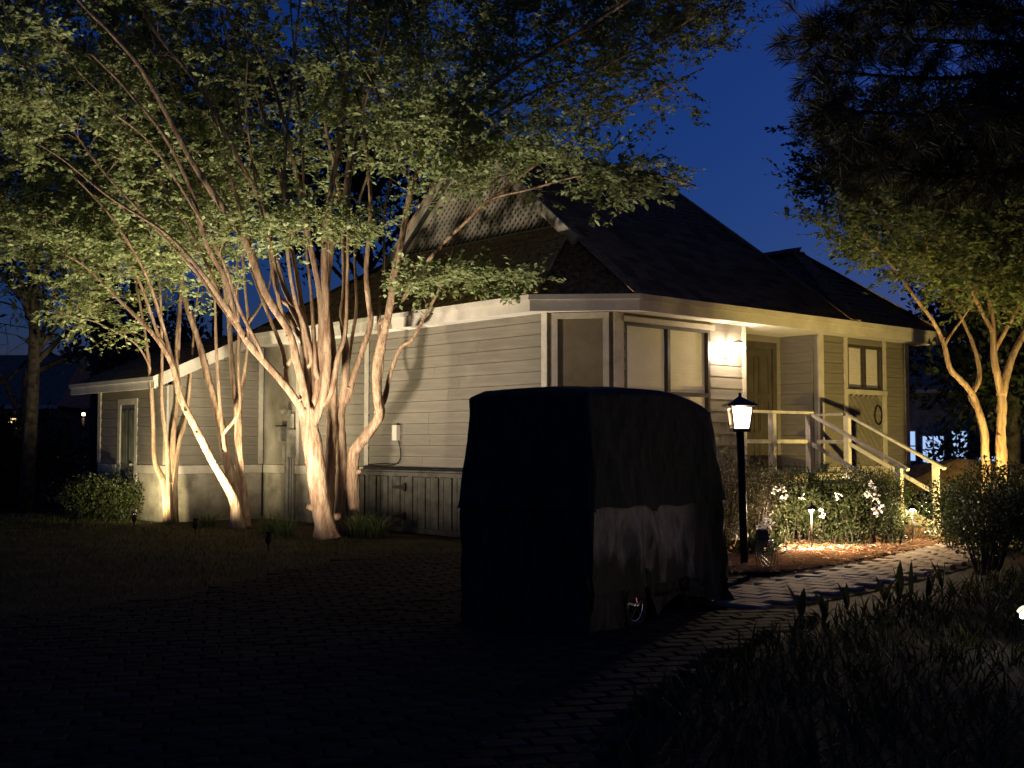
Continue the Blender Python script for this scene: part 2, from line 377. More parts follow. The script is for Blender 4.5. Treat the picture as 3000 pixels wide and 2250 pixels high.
# lawn under the trees
LAWN = [(-12,7.5),(-6.2,7.3),(-3.9,9.0),(-2.95,10.4),(-2.5,11.9),(-2.05,13.6),(-1.2,14.35),(-.3,14.6),(-1.2,15.5),(-2.6,16.8),(-4.4,18.6),(-6.2,20.4),(-8,22.5),(-14,22.5)]
q = scatter(LAWN, 26000); n = len(q)
link('lawn_grass', blade_mesh('lawn_grass', np.c_[q, np.zeros(n)], RNG.uniform(.03,.085,n), RNG.normal(0,.035,(n,2)), RNG.uniform(.005,.01,n), M['grass'], 2), kind='stuff', label='thin dark lawn and litter under the lit trees', cat='grass')

# ------------------------------------------------------------------ the house (local frame: x along the front, y inward, z up)
VX, VY, HA = .92, 14.62, R(41.7)
house = thing('house', 'beige lap siding bungalow with dark shingle hip roof and lattice gable', 'house', (VX, VY, 0), HA)
def HW_(g_, D_, h_): return Vector((VX+g_*math.cos(HA)-D_*math.sin(HA), VY+g_*math.sin(HA)+D_*math.cos(HA), h_))
def to_house(x, y):
    dx, dy = x-VX, y-VY; return dx*math.cos(HA)+dy*math.sin(HA), -dx*math.sin(HA)+dy*math.cos(HA)
EXP = .17
bm_ = MB(); bm_.add([(0,0,.004),(1,0,.004),(1,.026,0),(0,.026,0),(0,0,EXP-.003),(1,0,EXP-.003),(1,.014,EXP-.005),(0,.014,EXP-.005)],
        [(3,2,1,0),(4,5,6,7),(0,1,5,4),(1,2,6,5),(2,3,7,6),(3,0,4,7)])
BOARD = bm_.mesh('siding_board', M['siding'])
def board(parent, p, d, n, L, z):
    o = link('siding_board', BOARD, parent)
    o.matrix_local = Matrix(((d[0]*L, n[0], 0, p[0]), (d[1]*L, n[1], 0, p[1]), (0, 0, 1, z), (0, 0, 0, 1)))
def make_wall(p0, p1, n, h0, h1, openings=(), boards=True, top=None, lo=1.0, material='panel'):
    p0 = Vector((*p0, 0)); p1 = Vector((*p1, 0)); d = p1-p0; L = d.length; d /= L; n = Vector((*n, 0))
    mb = MB(); th = .09
    # slab cut round the openings: vertical strips
    us = sorted({0, L, *[a for o_ in openings for a in o_[:2]]})
    for a, b in zip(us, us[1:]):
        m_ = (a+b)/2; hs = [(h0, h1)]
        for (u0, u1, v0, v1) in openings:
            if u0 <= m_ <= u1: hs = [(x0, x1) for s0, s1 in hs for x0, x1 in ((s0, min(s1, v0)), (max(s0, v1), s1)) if x1-x0 > .005]
        for x0, x1 in hs:
            ta, tb = (top(a), top(b)) if (top and x1 == h1) else (x1, x1)
            q = [p0+d*a, p0+d*b]; vs = []
            for k in (0, -th):
                vs += [q[0]+n*k+Vector((0,0,x0)), q[1]+n*k+Vector((0,0,x0)), q[1]+n*k+Vector((0,0,tb)), q[0]+n*k+Vector((0,0,ta))]
            mb.add(vs, [(0,1,2,3),(7,6,5,4),(0,4,5,1),(1,5,6,2),(2,6,7,3),(3,7,4,0)])
    wo = obj('wall', mb, M[material], house)
    if boards:
        z = lo
        while z < (max(top(0), top(L)) if top else h1)-.03:
            zm = z+EXP*.5; iv = [(0, L)]
            for (u0, u1, v0, v1) in openings:
                if v0 < zm < v1: iv = [(x0, x1) for s0, s1 in iv for x0, x1 in ((s0, min(s1, u0)), (max(s0, u1), s1)) if x1-x0 > .03]
            if top:
                s_ = (top(L)-top(0))/L; lim = z+EXP*.75
                if abs(s_) > 1e-6:
                    uc = (lim-top(0))/s_
                    iv = [((max(a, uc), b) if s_ > 0 else (a, min(b, uc))) for a, b in iv]; iv = [(a, b) for a, b in iv if b-a > .05]
            for a, b in iv:
                cuts = [a]
                while b-cuts[-1] > 3.6: cuts.append(cuts[-1]+random.uniform(1.2, 3.4))
                cuts.append(b)
                for c0, c1 in zip(cuts, cuts[1:]): board(wo, p0+d*(c0+.0015), d, n, c1-c0-.003, z)
            z += EXP
    return wo
def hbox(name, lo, hi, m, parent=None): return obj(name, MB().box(lo, hi), M[m], parent or house)

WG, WD = .45, .45                   # wall planes behind the eaves
SOF, TOP = 3.15, 3.35
# left main wall
make_wall((WG,1.13), (WG,5.38), (-1,0), 0, SOF, lo=1.0)
make_wall((WG,5.48), (WG,7.55), (-1,0), 0, SOF, lo=1.0)
make_wall((WG,7.55), (WG,8.8), (-1,0), 0, SOF, boards=False)
# chamfer
CN = Vector((-.68,-.52)).normalized()
make_wall((WG,1.13), (.97,WD), CN, 0, SOF, boards=False, material='boarded')
for u0, u1, z0, z1 in ((.04,.12,1.0,3.14),(.74,.82,1.0,3.14),(.12,.74,3.06,3.14),(.12,.74,1.0,1.1)):
    A_ = Vector((WG,1.13)); d_ = (Vector((.97,WD))-A_).normalized(); q0, q1 = A_+d_*u0, A_+d_*u1; n_ = CN*.03
    obj('panel_trim', MB().add([(*q0,z0),(*q1,z0),(*(q1+n_),z0),(*(q0+n_),z0),(*q0,z1),(*q1,z1),(*(q1+n_),z1),(*(q0+n_),z1)], [(0,1,2,3),(7,6,5,4),(0,4,5,1),(1,5,6,2),(2,6,7,3),(3,7,4,0)]), M['trim'], house)
# front with window, siding strip
make_wall((.97,WD), (3.85,WD), (0,-1), 0, SOF, openings=((.24,2.07,1.25,3.03),), lo=1.0)
# porch recess
make_wall((3.87,WD+.1), (3.87,1.2), (1,0), 0, SOF, boards=False)
make_wall((3.9,1.2), (5.85,1.2), (0,-1), 0, SOF, openings=((.78,1.80,.92,3.0),), lo=1.0)
make_wall((5.85,WD+.1), (5.85,1.2), (-1,0), 0, SOF, lo=1.0)
# box
make_wall((5.85,WD), (8.6,WD), (0,-1), 0, SOF, openings=((.79,1.93,.98,3.06),), lo=1.0)
make_wall((8.6,WD), (8.6,5.0), (1,0), 0, SOF, lo=1.0)
# shed
SG, S0, S1 = -1.43, 8.8, 11.75
shed_top = lambda g_: 2.5+(g_+1.83)*.45
make_wall((SG,S0), (SG,S1), (-1,0), 0, 2.4, openings=((1.22,2.02,.04,2.18),), lo=1.0)
make_wall((SG+.1,S0), (WG-.03,S0), (0,-1), 0, 3.0, top=lambda u: shed_top(SG+.1+u)-.16, lo=1.0)
make_wall((SG,S1), (WG,S1), (0,1), 0, 2.4, boards=False)
# water table band and skirting
def band(p0, p1, n, h0=.84, h1=1.0, pr=.035, name='band'):
    p0 = Vector((*p0,0)); p1 = Vector((*p1,0)); n = Vector((*n,0)); mb = MB(); vs = []
    for k in (0, pr): vs += [p0+n*k+Vector((0,0,h0)), p1+n*k+Vector((0,0,h0)), p1+n*k+Vector((0,0,h1-(k*.4))), p0+n*k+Vector((0,0,h1-(k*.4)))]
    mb.add(vs, [(3,2,1,0),(4,5,6,7),(0,1,5,4),(1,2,6,5),(2,3,7,6),(3,0,4,7)]); return obj(name, mb, M['trim' if name != 'skirting_board' else 'found'], house)
for a, b, n in (((WG,1.13),(WG,S0-.06),(-1,0)), ((SG,S0-.0),(SG,9.98),(-1,0)), ((SG,10.92),(SG,S1),(-1,0)), ((SG+.0,S0),(WG-.04,S0),(0,-1)), ((.97,WD),(3.85,WD),(0,-1)), ((5.85,WD),(8.6,WD),(0,-1)), ((WG,1.13),(.97,WD),CN)):
    band(a, b, n); band(a, b, n, -.02, .838, .012, 'skirting_board')
# corner boards and trims
def vtrim(g0, d0, g1, d1, h0=1.0, h1=SOF-.002, m='trim', name='corner_board'): return hbox(name, (g0,d0,h0), (g1,d1,h1), m)
vtrim(WG-.032,5.37,WG,5.49); vtrim(WG-.03,7.52,WG,7.62); vtrim(WG-.034,1.14,WG,1.25)
vtrim(.98,WD-.034,1.17,WD); vtrim(3.8,WD-.03,3.89,WD+.1); vtrim(5.82,WD-.036,5.95,WD); vtrim(8.5,WD-.034,8.63,WD); vtrim(6.56,WD-.034,6.66,WD,.99); vtrim(7.77,WD-.034,7.87,WD,.99)
vtrim(SG-.036,S0-.03,SG,S0+.1,1.0,2.38); vtrim(SG-.036,S1-.1,SG,S1+.03,1.0,2.38); vtrim(WG-.12,S0-.036,WG-.03,S0,1.0,3.14)
# eaves: fascia in two steps, soffit
EAVE = [(0,8.85),(0,1.03),(1.03,0),(9.0,0),(9.0,5.2)]
INNER = [(WG,8.85),(WG,1.13),(.97,WD),(8.6,WD),(8.6,5.2)]
def offset_poly(pts, o):  # move an open polyline sideways (to its left when negative)
    out = []
    for i, p in enumerate(pts):
        ns = []
        for a, b in ((i-1, i), (i, i+1)):
            if a >= 0 and b < len(pts):
                d_ = (Vector(pts[b])-Vector(pts[a])).normalized(); ns.append(Vector((d_.y, -d_.x)))
        n = sum(ns, Vector((0,0))); n /= n.length; k = o/max(.3, n.dot(ns[0])); out.append(tuple(Vector(p)+n*k))
    return out
def eave_strip(name, outer, inner, h0, h1, m, cap=True):
    for i in range(len(outer)-1):
        a, b, c, d_ = outer[i], outer[i+1], inner[i+1], inner[i]
        mb = MB(); mb.add([(*a,h0),(*b,h0),(*c,h0),(*d_,h0),(*a,h1),(*b,h1),(*c,h1),(*d_,h1)], [(0,1,2,3),(7,6,5,4),(0,4,5,1),(1,5,6,2),(2,6,7,3),(3,7,4,0)])
        obj(name, mb, M[m], house)
eave_strip('fascia_board', EAVE, offset_poly(EAVE, -.03), SOF-.02, TOP-.07, 'fascia')
eave_strip('drip_edge', offset_poly(EAVE, .035), offset_poly(EAVE, -.03), TOP-.068, TOP, 'fascia')
inn = [(9.0-.03,5.2) if 0 else p for p in INNER]
eave_strip('soffit', offset_poly(EAVE, -.032), [(WG+.08,8.85),(WG+.08,1.16),(1.0,WD+.08),(8.52,WD+.08),(8.52,5.2)], SOF, SOF+.02, 'soffit')
# ceiling over the porch recess
hbox('porch_ceiling', (3.8,WD+.085,SOF+.001), (5.95,1.25,SOF+.03), 'soffit')

# --- roofs: deck faces with shingles, courses laid one by one
def roof_height(g_, D_):
    if g_ < 0 or D_ < 0 or g_ > 9 or D_ > 9: return 0
    h = min(3.35+D_*.81, 3.35+g_*1.085 if (D_ > 0 and g_ < 1) else 9, 6.104)
    if D_ > 3.4: h = min(h, 6.104-(D_-3.4)*.81 if D_ < 5.46 else 4.435-(D_-5.46)*.3)
    if g_ > 5.4: h = min(h, 4.9)
    return h
tm = MB(); tm.add([(0,0,.0),(1,0,.0),(1,1.25,-.006),(0,1.25,-.006),(0,0,.016),(1,0,.016),(1,1.25,.004),(0,1.25,.004)], [(3,2,1,0),(4,5,6,7),(0,1,5,4),(1,2,6,5),(2,3,7,6),(3,0,4,7)])
TAB = tm.mesh('shingle', M['shingle'])
own_shingles = [0]
def roof_face(poly, own=0, expo=.15, tabw=.31, name='roof', field=True):
    P = [Vector(p) for p in poly]; o_ = P[0]; u = (P[1]-P[0]).normalized(); nn = Vector((0,0,0))
    for i in range(1, len(P)-1): nn += (P[i]-P[0]).cross(P[i+1]-P[0])
    nn.normalize()
    if nn.z < 0: nn = -nn
    v = nn.cross(u).normalized()
    if v.z < 0: v = -v
    mb = MB(); mb.poly([p-nn*.004 for p in P], .05, (0,0,-1)); ro = obj(name, mb, M['roofdeck'], house)
    uv = [((p-o_).dot(u), (p-o_).dot(v)) for p in P]
    umax = max(a for a, b in uv); umin = min(a for a, b in uv); vmax = max(b for a, b in uv)
    lst = []
    r = 0
    while r*expo < vmax:
        x = umin-.2+(.15 if r % 2 else 0)+random.uniform(-.05,.05)
        while x < umax+.1:
            w_ = tabw*random.uniform(.75,1.2); vm = (r+.5)*expo
            # clip the tab to the face along its mid course
            lo_, hi_ = umin, umax
            for vv in ((r+.04)*expo, min(vmax-.01, (r+1.2)*expo)):
                xs = []
                for i in range(len(uv)):
                    (a1, b1), (a2, b2) = uv[i], uv[(i+1) % len(uv)]
                    if (b1 > vv) != (b2 > vv): xs.append(a1+(a2-a1)*(vv-b1)/(b2-b1))
                if len(xs) >= 2: lo_ = max(lo_, min(xs)); hi_ = min(hi_, max(xs))
            if hi_ > lo_:
                a, b = max(x, lo_), min(x+w_-.008, hi_)
                if b-a > .03: lst.append((a, b-a, r*expo, random.uniform(-.012,.004)))
            x += w_
        r += 1
    B = Matrix((( u.x, v.x, nn.x, 0), (u.y, v.y, nn.y, 0), (u.z, v.z, nn.z, 0), (0,0,0,1)))
    fld = MB(); tv = [q.co.copy() for q in TAB.vertices]; tf = [tuple(p.vertices) for p in TAB.polygons]
    for k, (a, w_, b, j) in enumerate(lst):
        if k < own:
            o2 = link('shingle', TAB, ro); c = o_+u*a+v*(b+j); Mx = B @ Matrix.Diagonal((w_, expo, 1, 1)); Mx.translation = c; o2.matrix_local = Mx
        else:
            lift = random.uniform(0,.006)
            fld.add([o_+u*(a+q.x*w_)+v*(b+j+q.y*expo)+nn*(q.z+lift*(1-q.y)) for q in tv], tf)
    if fld.v: obj('shingle_field', fld, M['shingle'], ro, kind='stuff')
    return ro
H1 = (1.0,1.34,4.435); H2 = (1.0,5.46,4.435)
roof_face([(1.03,0,TOP),(6.2,0,TOP),(5.4,3.4,6.104),(.86,3.4,6.104),(.86,1.12,4.257),(1.0,1.25,4.362)], own=300)
roof_face([(0,1.03,TOP),(1.03,0,TOP),H1], own=0)
roof_face([(0,8.85,TOP),(0,1.03,TOP),H1,H2], own=0)
roof_face([(5.4,3.4,6.104),(.9,3.4,6.104),(.9,5.55,4.36),(6.0,5.55,4.36)][::-1], own=0)
roof_face([(6.1,8.9,TOP),(0,8.9,TOP),(.9,5.46,4.435),(6.1,5.46,4.435)], own=0)
roof_face([(6.2,8.9,TOP),(6.2,0,TOP),(5.4,3.4,6.104)], own=0)
AP = (7.3,1.8,4.8); AP2 = (7.3,6.0,4.8)
roof_face([(6.2,0,TOP),(9.02,0,TOP),AP], own=0)
roof_face([(9.02,0,TOP),(9.02,6.0,TOP),AP2,AP], own=0)
roof_face([(6.2,6.0,TOP),(6.2,0,TOP),AP,AP2], own=0)
roof_face([(-1.83,12.1,2.5),(-1.83,8.42,2.5),(0.2,8.42,3.41),(.2,12.1,3.41)], own=0)
# hip and ridge caps
cp = MB()
for a, b in (((6.2,0,TOP),(5.4,3.4,6.104)), ((.86,3.4,6.114),(5.4,3.4,6.114)), ((1.03,0,TOP),H1), ((0,1.03,TOP),H1), ((9.02,0,TOP),AP), ((6.2,0,TOP),AP), (AP,AP2)):
    a = Vector(a); b = Vector(b); L = (b-a).length; k = int(L/.2)
    for i in range(k):
        p = a.lerp(b, i/k); q = a.lerp(b, (i+1.2)/k); cp.bar(p+Vector((0,0,.02)), q+Vector((0,0,.016)), .24, .014)
obj('hip_cap', cp, M['shingle'], house, kind='stuff')
# lattice gable
gp = MB(); gp.add([(1.16,1.3,4.3),(1.16,5.5,4.3),(1.16,3.4,6.05)], [(0,1,2)]); gab = obj('gable', gp, M['roofdeck'], house)
def clip_tri(c, s_):   # line h-4.42 = s_*(D-c) inside the gable triangle
    pts = []
    lo = 4.46
    f = lambda D_: 4.46+s_*(D_-c)
    Ds = np.linspace(1.36, 5.44, 400); hs = f(Ds); okk = (hs > lo-.001) & (hs < 6.104-np.abs(Ds-3.4)*.81-.05)
    if okk.sum() < 6: return None
    D_ = Ds[okk]; return (D_[0], f(D_[0])), (D_[-1], f(D_[-1]))
for lay, s_ in ((1.105, 1.0), (1.085, -1.0)):
    for c in np.arange(-.6, 7.4, .118):
        e = clip_tri(c, s_)
        if e:
            (d0, h0), (d1, h1) = e; mb = MB(); mb.bar((lay, d0, h0), (lay, d1, h1), .04, .016, (1,0,0)); mb2 = mb
            obj('slat', mb2, M['lattice'], gab)
mb = MB().bar((1.07,1.3,4.45), (1.07,5.5,4.45), .05, .11); obj('gable_sill', mb, M['trim'], gab)
for sg in (1, -1):
    mb = MB(); a = (.88, 3.4-sg*2.36, 4.175); b = (.88, 3.4, 6.1); mb.bar(a, b, .05, .15); obj('rake_board', mb, M['trim' if sg > 0 else 'lattice'], gab)  # far rake painted in the dimmed copy, as if shaded
    mb = MB(); a = (1.06, 3.4-sg*2.12, 4.36); b = (1.06, 3.4, 6.03); mb.bar(a, b, .03, .14); obj('gable_trim', mb, M['lattice'], gab)
    mb = MB(); a = (.98, 3.4-sg*2.34, 4.18); b = (.98, 3.4, 6.07); mb.bar(a, b, .15, .02); obj('gable_soffit', mb, M['lattice'], gab)
# shed fascia and rake
mb = MB().box((-1.87,8.40,2.31), (-1.83,12.12,2.50)); obj('fascia_board', mb, M['fascia'], house)
mb = MB().box((-1.90,8.38,2.44), (-1.872,12.13,2.51)); obj('drip_edge', mb, M['fascia'], house)
mb = MB().bar((-1.85,8.40,2.42), (-.02,8.40,2.42+1.83*.45), .035, .2); obj('rake_board', mb, M['fascia'], house)
mb = MB().bar((-1.88,8.375,2.49), (-.02,8.375,2.49+1.86*.45), .02, .06); obj('drip_edge', mb, M['fascia'], house)
mb = MB(); mb.add([(-1.83,8.42,2.34),(-1.4,8.42,2.53),(-1.4,12.1,2.53),(-1.83,12.1,2.34)], [(0,1,2,3)]); obj('soffit', mb, M['soffit'], house)
mb = MB(); mb.add([(-1.4,8.42,2.53),(0,8.42,3.16),(0,8.8,3.16),(-1.4,8.8,2.53)], [(0,1,2,3)]); obj('soffit', mb, M['soffit'], house)
# front window: two tall panes over two short ones, blinds behind
def window(g0, g1, h0, h1, mull, trans=None, fr=.045, D_=WD, fm='winframe'):
    mb = MB()
    mb.box((g0,D_-.02,h0),(g0+fr,D_+.05,h1)).box((g1-fr,D_-.02,h0),(g1,D_+.05,h1)).box((g0+fr,D_-.02,h0),(g1-fr,D_+.05,h0+fr)).box((g0+fr,D_-.02,h1-fr),(g1-fr,D_+.05,h1))
    wo = obj('window', mb, M[fm], house)
    xs = [g0+fr, *[x for x in mull], g1-fr]
    for x in mull: obj('mullion', MB().box((x-.028,D_-.016,h0+fr),(x+.028,D_+.045,h1-fr)), M[fm], wo)
    rows = [(h0+fr, h1-fr)] if trans is None else [(h0+fr, trans), (trans, h1-fr)]
    if trans: obj('transom', MB().box((g0+fr,D_-.018,trans-.028),(g1-fr,D_+.046,trans+.028)), M[fm], wo)
    for a, b in zip(xs, xs[1:]):
        for c, d_ in rows:
            obj('pane', MB().add([(a,D_+.02,c),(b,D_+.02,c),(b,D_+.02,d_),(a,D_+.02,d_)], [(0,1,2,3)]), M['glass'], wo)
    xs2 = [g0, *mull, g1]
    for a, b in zip(xs2, xs2[1:]):
        obj('blind', MB().box((a+.02,D_+.07,h0+.01),(b-.01,D_+.085,h1-.01)), M['blind'], wo)
    return wo
wn = window(1.21,3.04,1.25,3.03,[2.13],2.07)
obj('head_trim', MB().box((1.14,WD-.07,3.03),(3.1,WD,3.1)), M['trim'], wn)
obj('sill', MB().box((1.14,WD-.08,1.18),(3.1,WD,1.25)), M['trim'], wn)
wn = window(6.66,7.77,2.28,3.04,[7.22],None,.05)
obj('sill', MB().box((6.6,WD-.06,2.2),(7.85,WD-.001,2.28)), M['trim'], wn)
# panel of diagonal boards under that window
dp = hbox('diagonal_panel', (6.66,WD+.02,.98), (7.77,WD+.06,2.2), 'panel')
c = 6.66-1.3
for i in range(22):
    x0 = 5.4+i*.155
    # board between lines x = x0 + (2.2-h)*.9
    q = []
    seg = []
    for hh in np.linspace(.985, 2.195, 60):
        xx = x0+(2.2-hh)*.92
        if 6.67 < xx < 7.76: seg.append((xx, hh))
    if len(seg) > 4:
        a, b = seg[0], seg[-1]; mb = MB(); mb.bar((a[0],WD-.0,a[1]), (b[0],WD-.0,b[1]), .024, .1, (0,1,0))
        mb = MB(); dv = Vector((b[0]-a[0],0,b[1]-a[1])).normalized(); nv = Vector((dv.z,0,-dv.x))*.05
        A = Vector((a[0],0,a[1])); B_ = Vector((b[0],0,b[1])); vs = []
        for y in (WD+.02, WD-.004):
            for p in (A-nv, A+nv, B_+nv, B_-nv): vs.append((min(7.768, max(6.662, p.x)), y, min(2.198, max(.982, p.z))))
        mb.add(vs, [(3,2,1,0),(4,5,6,7),(0,1,5,4),(1,2,6,5),(2,3,7,6),(3,0,4,7)]); obj('diagonal_board', mb, M['siding'], dp)
# doors
def door(lo, hi, m, axis, panels, knob, jambm='trim'):
    """axis 'x': door lies along house x, faces -y; axis 'y': along house y, faces -x"""
    (a0, b0, z0), (a1, b1, z1) = lo, hi
    def bx(a_, b_, c_, d_, e_, f_): # along, depth(outward +), z
        if axis == 'x': return ((a_, lo[1]-d_, e_), (b_, lo[1]-c_, f_))
        return ((lo[0]-d_, a_, e_), (lo[0]-c_, b_, f_))
    A0, A1 = (a0, a1) if axis == 'x' else (b0, b1)
    dr = obj('door', MB().box(*bx(A0+.05,A1-.05,-.04,0,z0+.02,z1-.05)), M[m], house)
    for s0, s1, t0, t1 in ((A0-.06,A0+.05,z0,z1+.06),(A1-.05,A1+.06,z0,z1+.06),(A0+.05,A1-.05,z1-.05,z1+.06)):
        obj('door_frame', MB().box(*bx(s0,s1,-.05,.03,t0,t1)), M[jambm], dr)
    for (u0, u1, v0, v1) in panels:
        W_ = A1-A0-.1; Hh = z1-z0-.07; x0, x1, y0, y1 = A0+.05+u0*W_, A0+.05+u1*W_, z0+.02+v0*Hh, z0+.02+v1*Hh; mb = MB()
        for q in ((x0,x1,y0,y0+.02),(x0,x1,y1-.02,y1),(x0,x0+.02,y0+.02,y1-.02),(x1-.02,x1,y0+.02,y1-.02)): mb.box(*bx(q[0],q[1],0,.014,q[2],q[3]))
        mb.box(*bx(x0+.045,x1-.045,0,.01,y0+.045,y1-.045)); obj('door_panel', mb, M[m], dr)
    kx = A0+.05+knob*(A1-A0-.1); p = (kx, lo[1]-.05, z0+.95) if axis == 'x' else (lo[0]-.05, kx, z0+.95)
    mb = MB().tube([Vector(p)+Vector((0,.05,0) if axis == 'x' else (.05,0,0)), p], .012, 8)
    q = Vector(p); mb.tube([q+Vector((0,.02,0) if axis == 'x' else (.02,0,0)), q, q-Vector((0,.03,0) if axis == 'x' else (.03,0,0))], [.02,.03,.012], 10)
    obj('door_knob', mb, M['greymetal'], dr)
    return dr
door((4.72,1.2,.92), (5.66,1.2,2.98), 'door', 'x', ((.1,.44,.62,.94),(.56,.9,.62,.94),(.1,.44,.3,.58),(.56,.9,.3,.58),(.1,.44,.05,.26),(.56,.9,.05,.26)), .08, 'door')
dd = door((SG,10.06,.04), (SG,10.8,2.14), 'gdoor', 'y', ((.05,.2,.46,.95),(.26,.41,.46,.95),(.6,.75,.46,.95),(.8,.95,.46,.95),(.05,.3,.05,.4),(.37,.63,.05,.4),(.7,.95,.05,.4)), .12)
hbox('threshold', (4.7,.95,.9), (5.7,1.2,.93), 'deck')
# ring on the diagonal panel
mb = MB(); mb.tube([(7.6+.11*math.cos(t), WD-.03, 1.86+.165*math.sin(t)) for t in np.linspace(0, 2*math.pi, 28)], .011, 6, False)
t = obj('wall_ring', mb, M['iron'], None); t.matrix_world = house.matrix_basis; t['label'] = 'thin black oval ring hung on the diagonal board panel'; t['category'] = 'ornament'
# ------------------------------------------------------------------ porch deck, steps and railings (a thing of its own)
porch = thing('porch', 'raised porch with white painted railings and steps before the door', 'porch', (VX, VY, 0), HA)
def pbox(name, lo, hi, m, parent=None): return obj(name, MB().box(lo, hi), M[m], parent or porch)
DK = .92
pbox('deck_frame', (2.9,-.2,.7), (5.8,WD-.06,DK-.03), 'rail')
for i in range(4):
    y0 = -.25+i*.145; pbox('deck_board', (2.86,y0,DK-.028), (5.83,y0+.138,DK), 'deck')
for i in range(1, 6):
    y0 = WD-.03+(i-1)*.145; pbox('deck_board', (3.92,y0+.002,DK-.028), (5.82,y0+.138,DK), 'deck')
for x in (2.96,3.68,4.62,5.65): pbox('pier', (x-.06,-.16,0), (x+.06,-.04,.7), 'rail')
NS = 5
for i in range(NS):
    z = DK-(i+1)*DK/(NS+1); y = -.25-(i+1)*.28
    pbox('stair_tread', (4.66,y,z-.03), (5.61,y+.29,z), 'deck'); pbox('stair_riser', (4.68,y+.262,z-.15), (5.59,y+.28,z-.032), 'deck')
for x in (4.64,5.63):
    mb = MB(); mb.bar((x,-.25,DK-.16), (x,-1.72,.06), .035, .2); obj('stair_stringer', mb, M['rail'], porch)
RT = 1.83
def post(x, y, z0, z1, w_=.08): return pbox('rail_post', (x-w_/2,y-w_/2,z0), (x+w_/2,y+w_/2,z1), 'rail')
def rail(a, b, w_=.085, h_=.038): return obj('hand_rail', MB().bar(a, b, w_, h_), M['rail'], porch)
for x in (2.96,3.68,4.62,5.65): post(x, -.19, DK, RT-.024, .085)
rail((2.9,-.19,RT), (4.68,-.19,RT)); rail((2.96,-.19,1.4), (4.62,-.19,1.4), .035, .055)
rail((5.65,-.13,RT), (5.72,WD-.05,RT)); rail((5.65,-.13,1.4), (5.72,WD-.05,1.4), .035, .055)
for x in (4.62,5.65):
    post(x, -1.66, 0, 1.06)
    rail((x,-.2,RT-.01), (x,-1.8,1.0)); rail((x,-.2,1.38), (x,-1.64,.64), .035, .055)

# ------------------------------------------------------------------ wall lamp by the door
sc = thing('wall_lamp', 'glowing bracket wall lamp on the siding beside the front door', 'lamp', (VX, VY, 0), HA)
obj('back_plate', MB().box((3.37,WD-.034,2.64),(3.45,WD-.026,2.88)), M['fascia'], sc)
obj('bracket', MB().bar((3.41,WD-.03,2.86),(3.44,WD-.2,2.87),.03,.02).bar((3.41,WD-.03,2.66),(3.44,WD-.2,2.66),.03,.02), M['fascia'], sc)
obj('lamp_glass', MB().lathe((3.45,WD-.23,2.68), [(.0,0),(.05,.0),(.078,.03),(.086,.08),(.08,.13),(.058,.165),(0,.17)], 16), emit('wall_lamp_glow', (1,.8,.6), 270), sc, True)
obj('cap', MB().lathe((3.45,WD-.23,2.852), [(.075,0),(.055,.03),(.0,.045)], 16), M['greymetal'], sc, True)

# ------------------------------------------------------------------ service boxes on the flat wall panel (house x = .45 plane)
util = []
def onwall(name, label, cat, d0, d1, h0, h1, t_, m='greymetal', extra=None):
    o = thing(name, label, cat, (VX, VY, 0), HA)
    obj('case', MB().box((WG-t_,d0,h0),(WG-.001,d1,h1)), M[m], o)
    obj('cover_plate', MB().box((WG-t_-.012,d0+.012,h0+.02),(WG-t_-.0005,d1-.012,h1-.012)), M[m], o)
    if extra: extra(o)
    return o
def conduits(o, ds, z0, z1, r=.018):
    for d_ in ds: obj('conduit', MB().tube([(WG-.05,d_,z0),(WG-.05,d_,z1)], r, 8), M['greymetal'], o)
onwall('meter_box', 'tall grey electric meter box above conduits on lit wall panel', 'box', 7.62, 7.78, 1.13, 1.62, .11, extra=lambda o: (conduits(o, (7.66,7.74), 0, 1.12), conduits(o, (7.67,7.73), 1.62, 1.9)))
onwall('junction_box', 'small hooded grey service box with dark lid on lit wall panel', 'box', 7.99, 8.12, 1.42, 1.68, .1, extra=lambda o: obj('hood', MB().box((WG-.14,7.97,1.68),(WG-.001,8.14,1.70)), M['iron'], o))
onwall('cable_box', 'lower grey cable box with thin conduits on lit wall panel', 'box', 7.86, 7.98, 1.02, 1.34, .08, extra=lambda o: conduits(o, (7.9,7.95), 0, 1.01, .009))
onwall('conduit_pipe', 'thick grey conduit pipe running down the lit wall panel', 'pipe', 7.8, 7.84, 1.55, 1.62, .07, extra=lambda o: obj('pipe', MB().tube([(WG-.06,7.82,0),(WG-.06,7.82,1.56)], .028, 10), M['greymetal'], o))
fl = thing('flood_light', 'small unlit security floodlight high on the lit wall panel', 'lamp', (VX, VY, 0), HA)
obj('base', MB().lathe((WG-.03,7.85,1.92), [(.0,-.05),(.05,-.05),(.05,.05),(0,.05)], 12), M['greymetal'], fl)
obj('head', MB().tube([(WG-.05,7.85,1.93),(WG-.1,7.87,1.97),(WG-.18,7.9,1.93)], [.03,.045,.06], 12), M['greymetal'], fl, True)
ob = thing('outlet_box', 'pale outlet box with a trailing cable on the shadowed siding', 'box', (VX, VY, 0), HA)
obj('case', MB().box((WG-.1,4.5,1.42),(WG-.026,4.62,1.66)), M['fascia'], ob)
obj('cable', MB().tube(crom([(WG-.05,4.52,1.44),(WG-.06,4.44,1.25),(WG-.07,4.46,1.1),(WG-.1,4.6,1.03),(WG-.12,5.0,1.02),(WG-.12,5.4,1.0)], 6), .01, 6), M['iron'], ob)
vent = thing('wall_vent', 'small white louvred vent low on the wall behind the trees', 'vent', (VX, VY, 0), HA)
obj('frame', MB().box((WG-.06,6.35,.86),(WG-.036,6.6,1.0)), M['fascia'], vent)
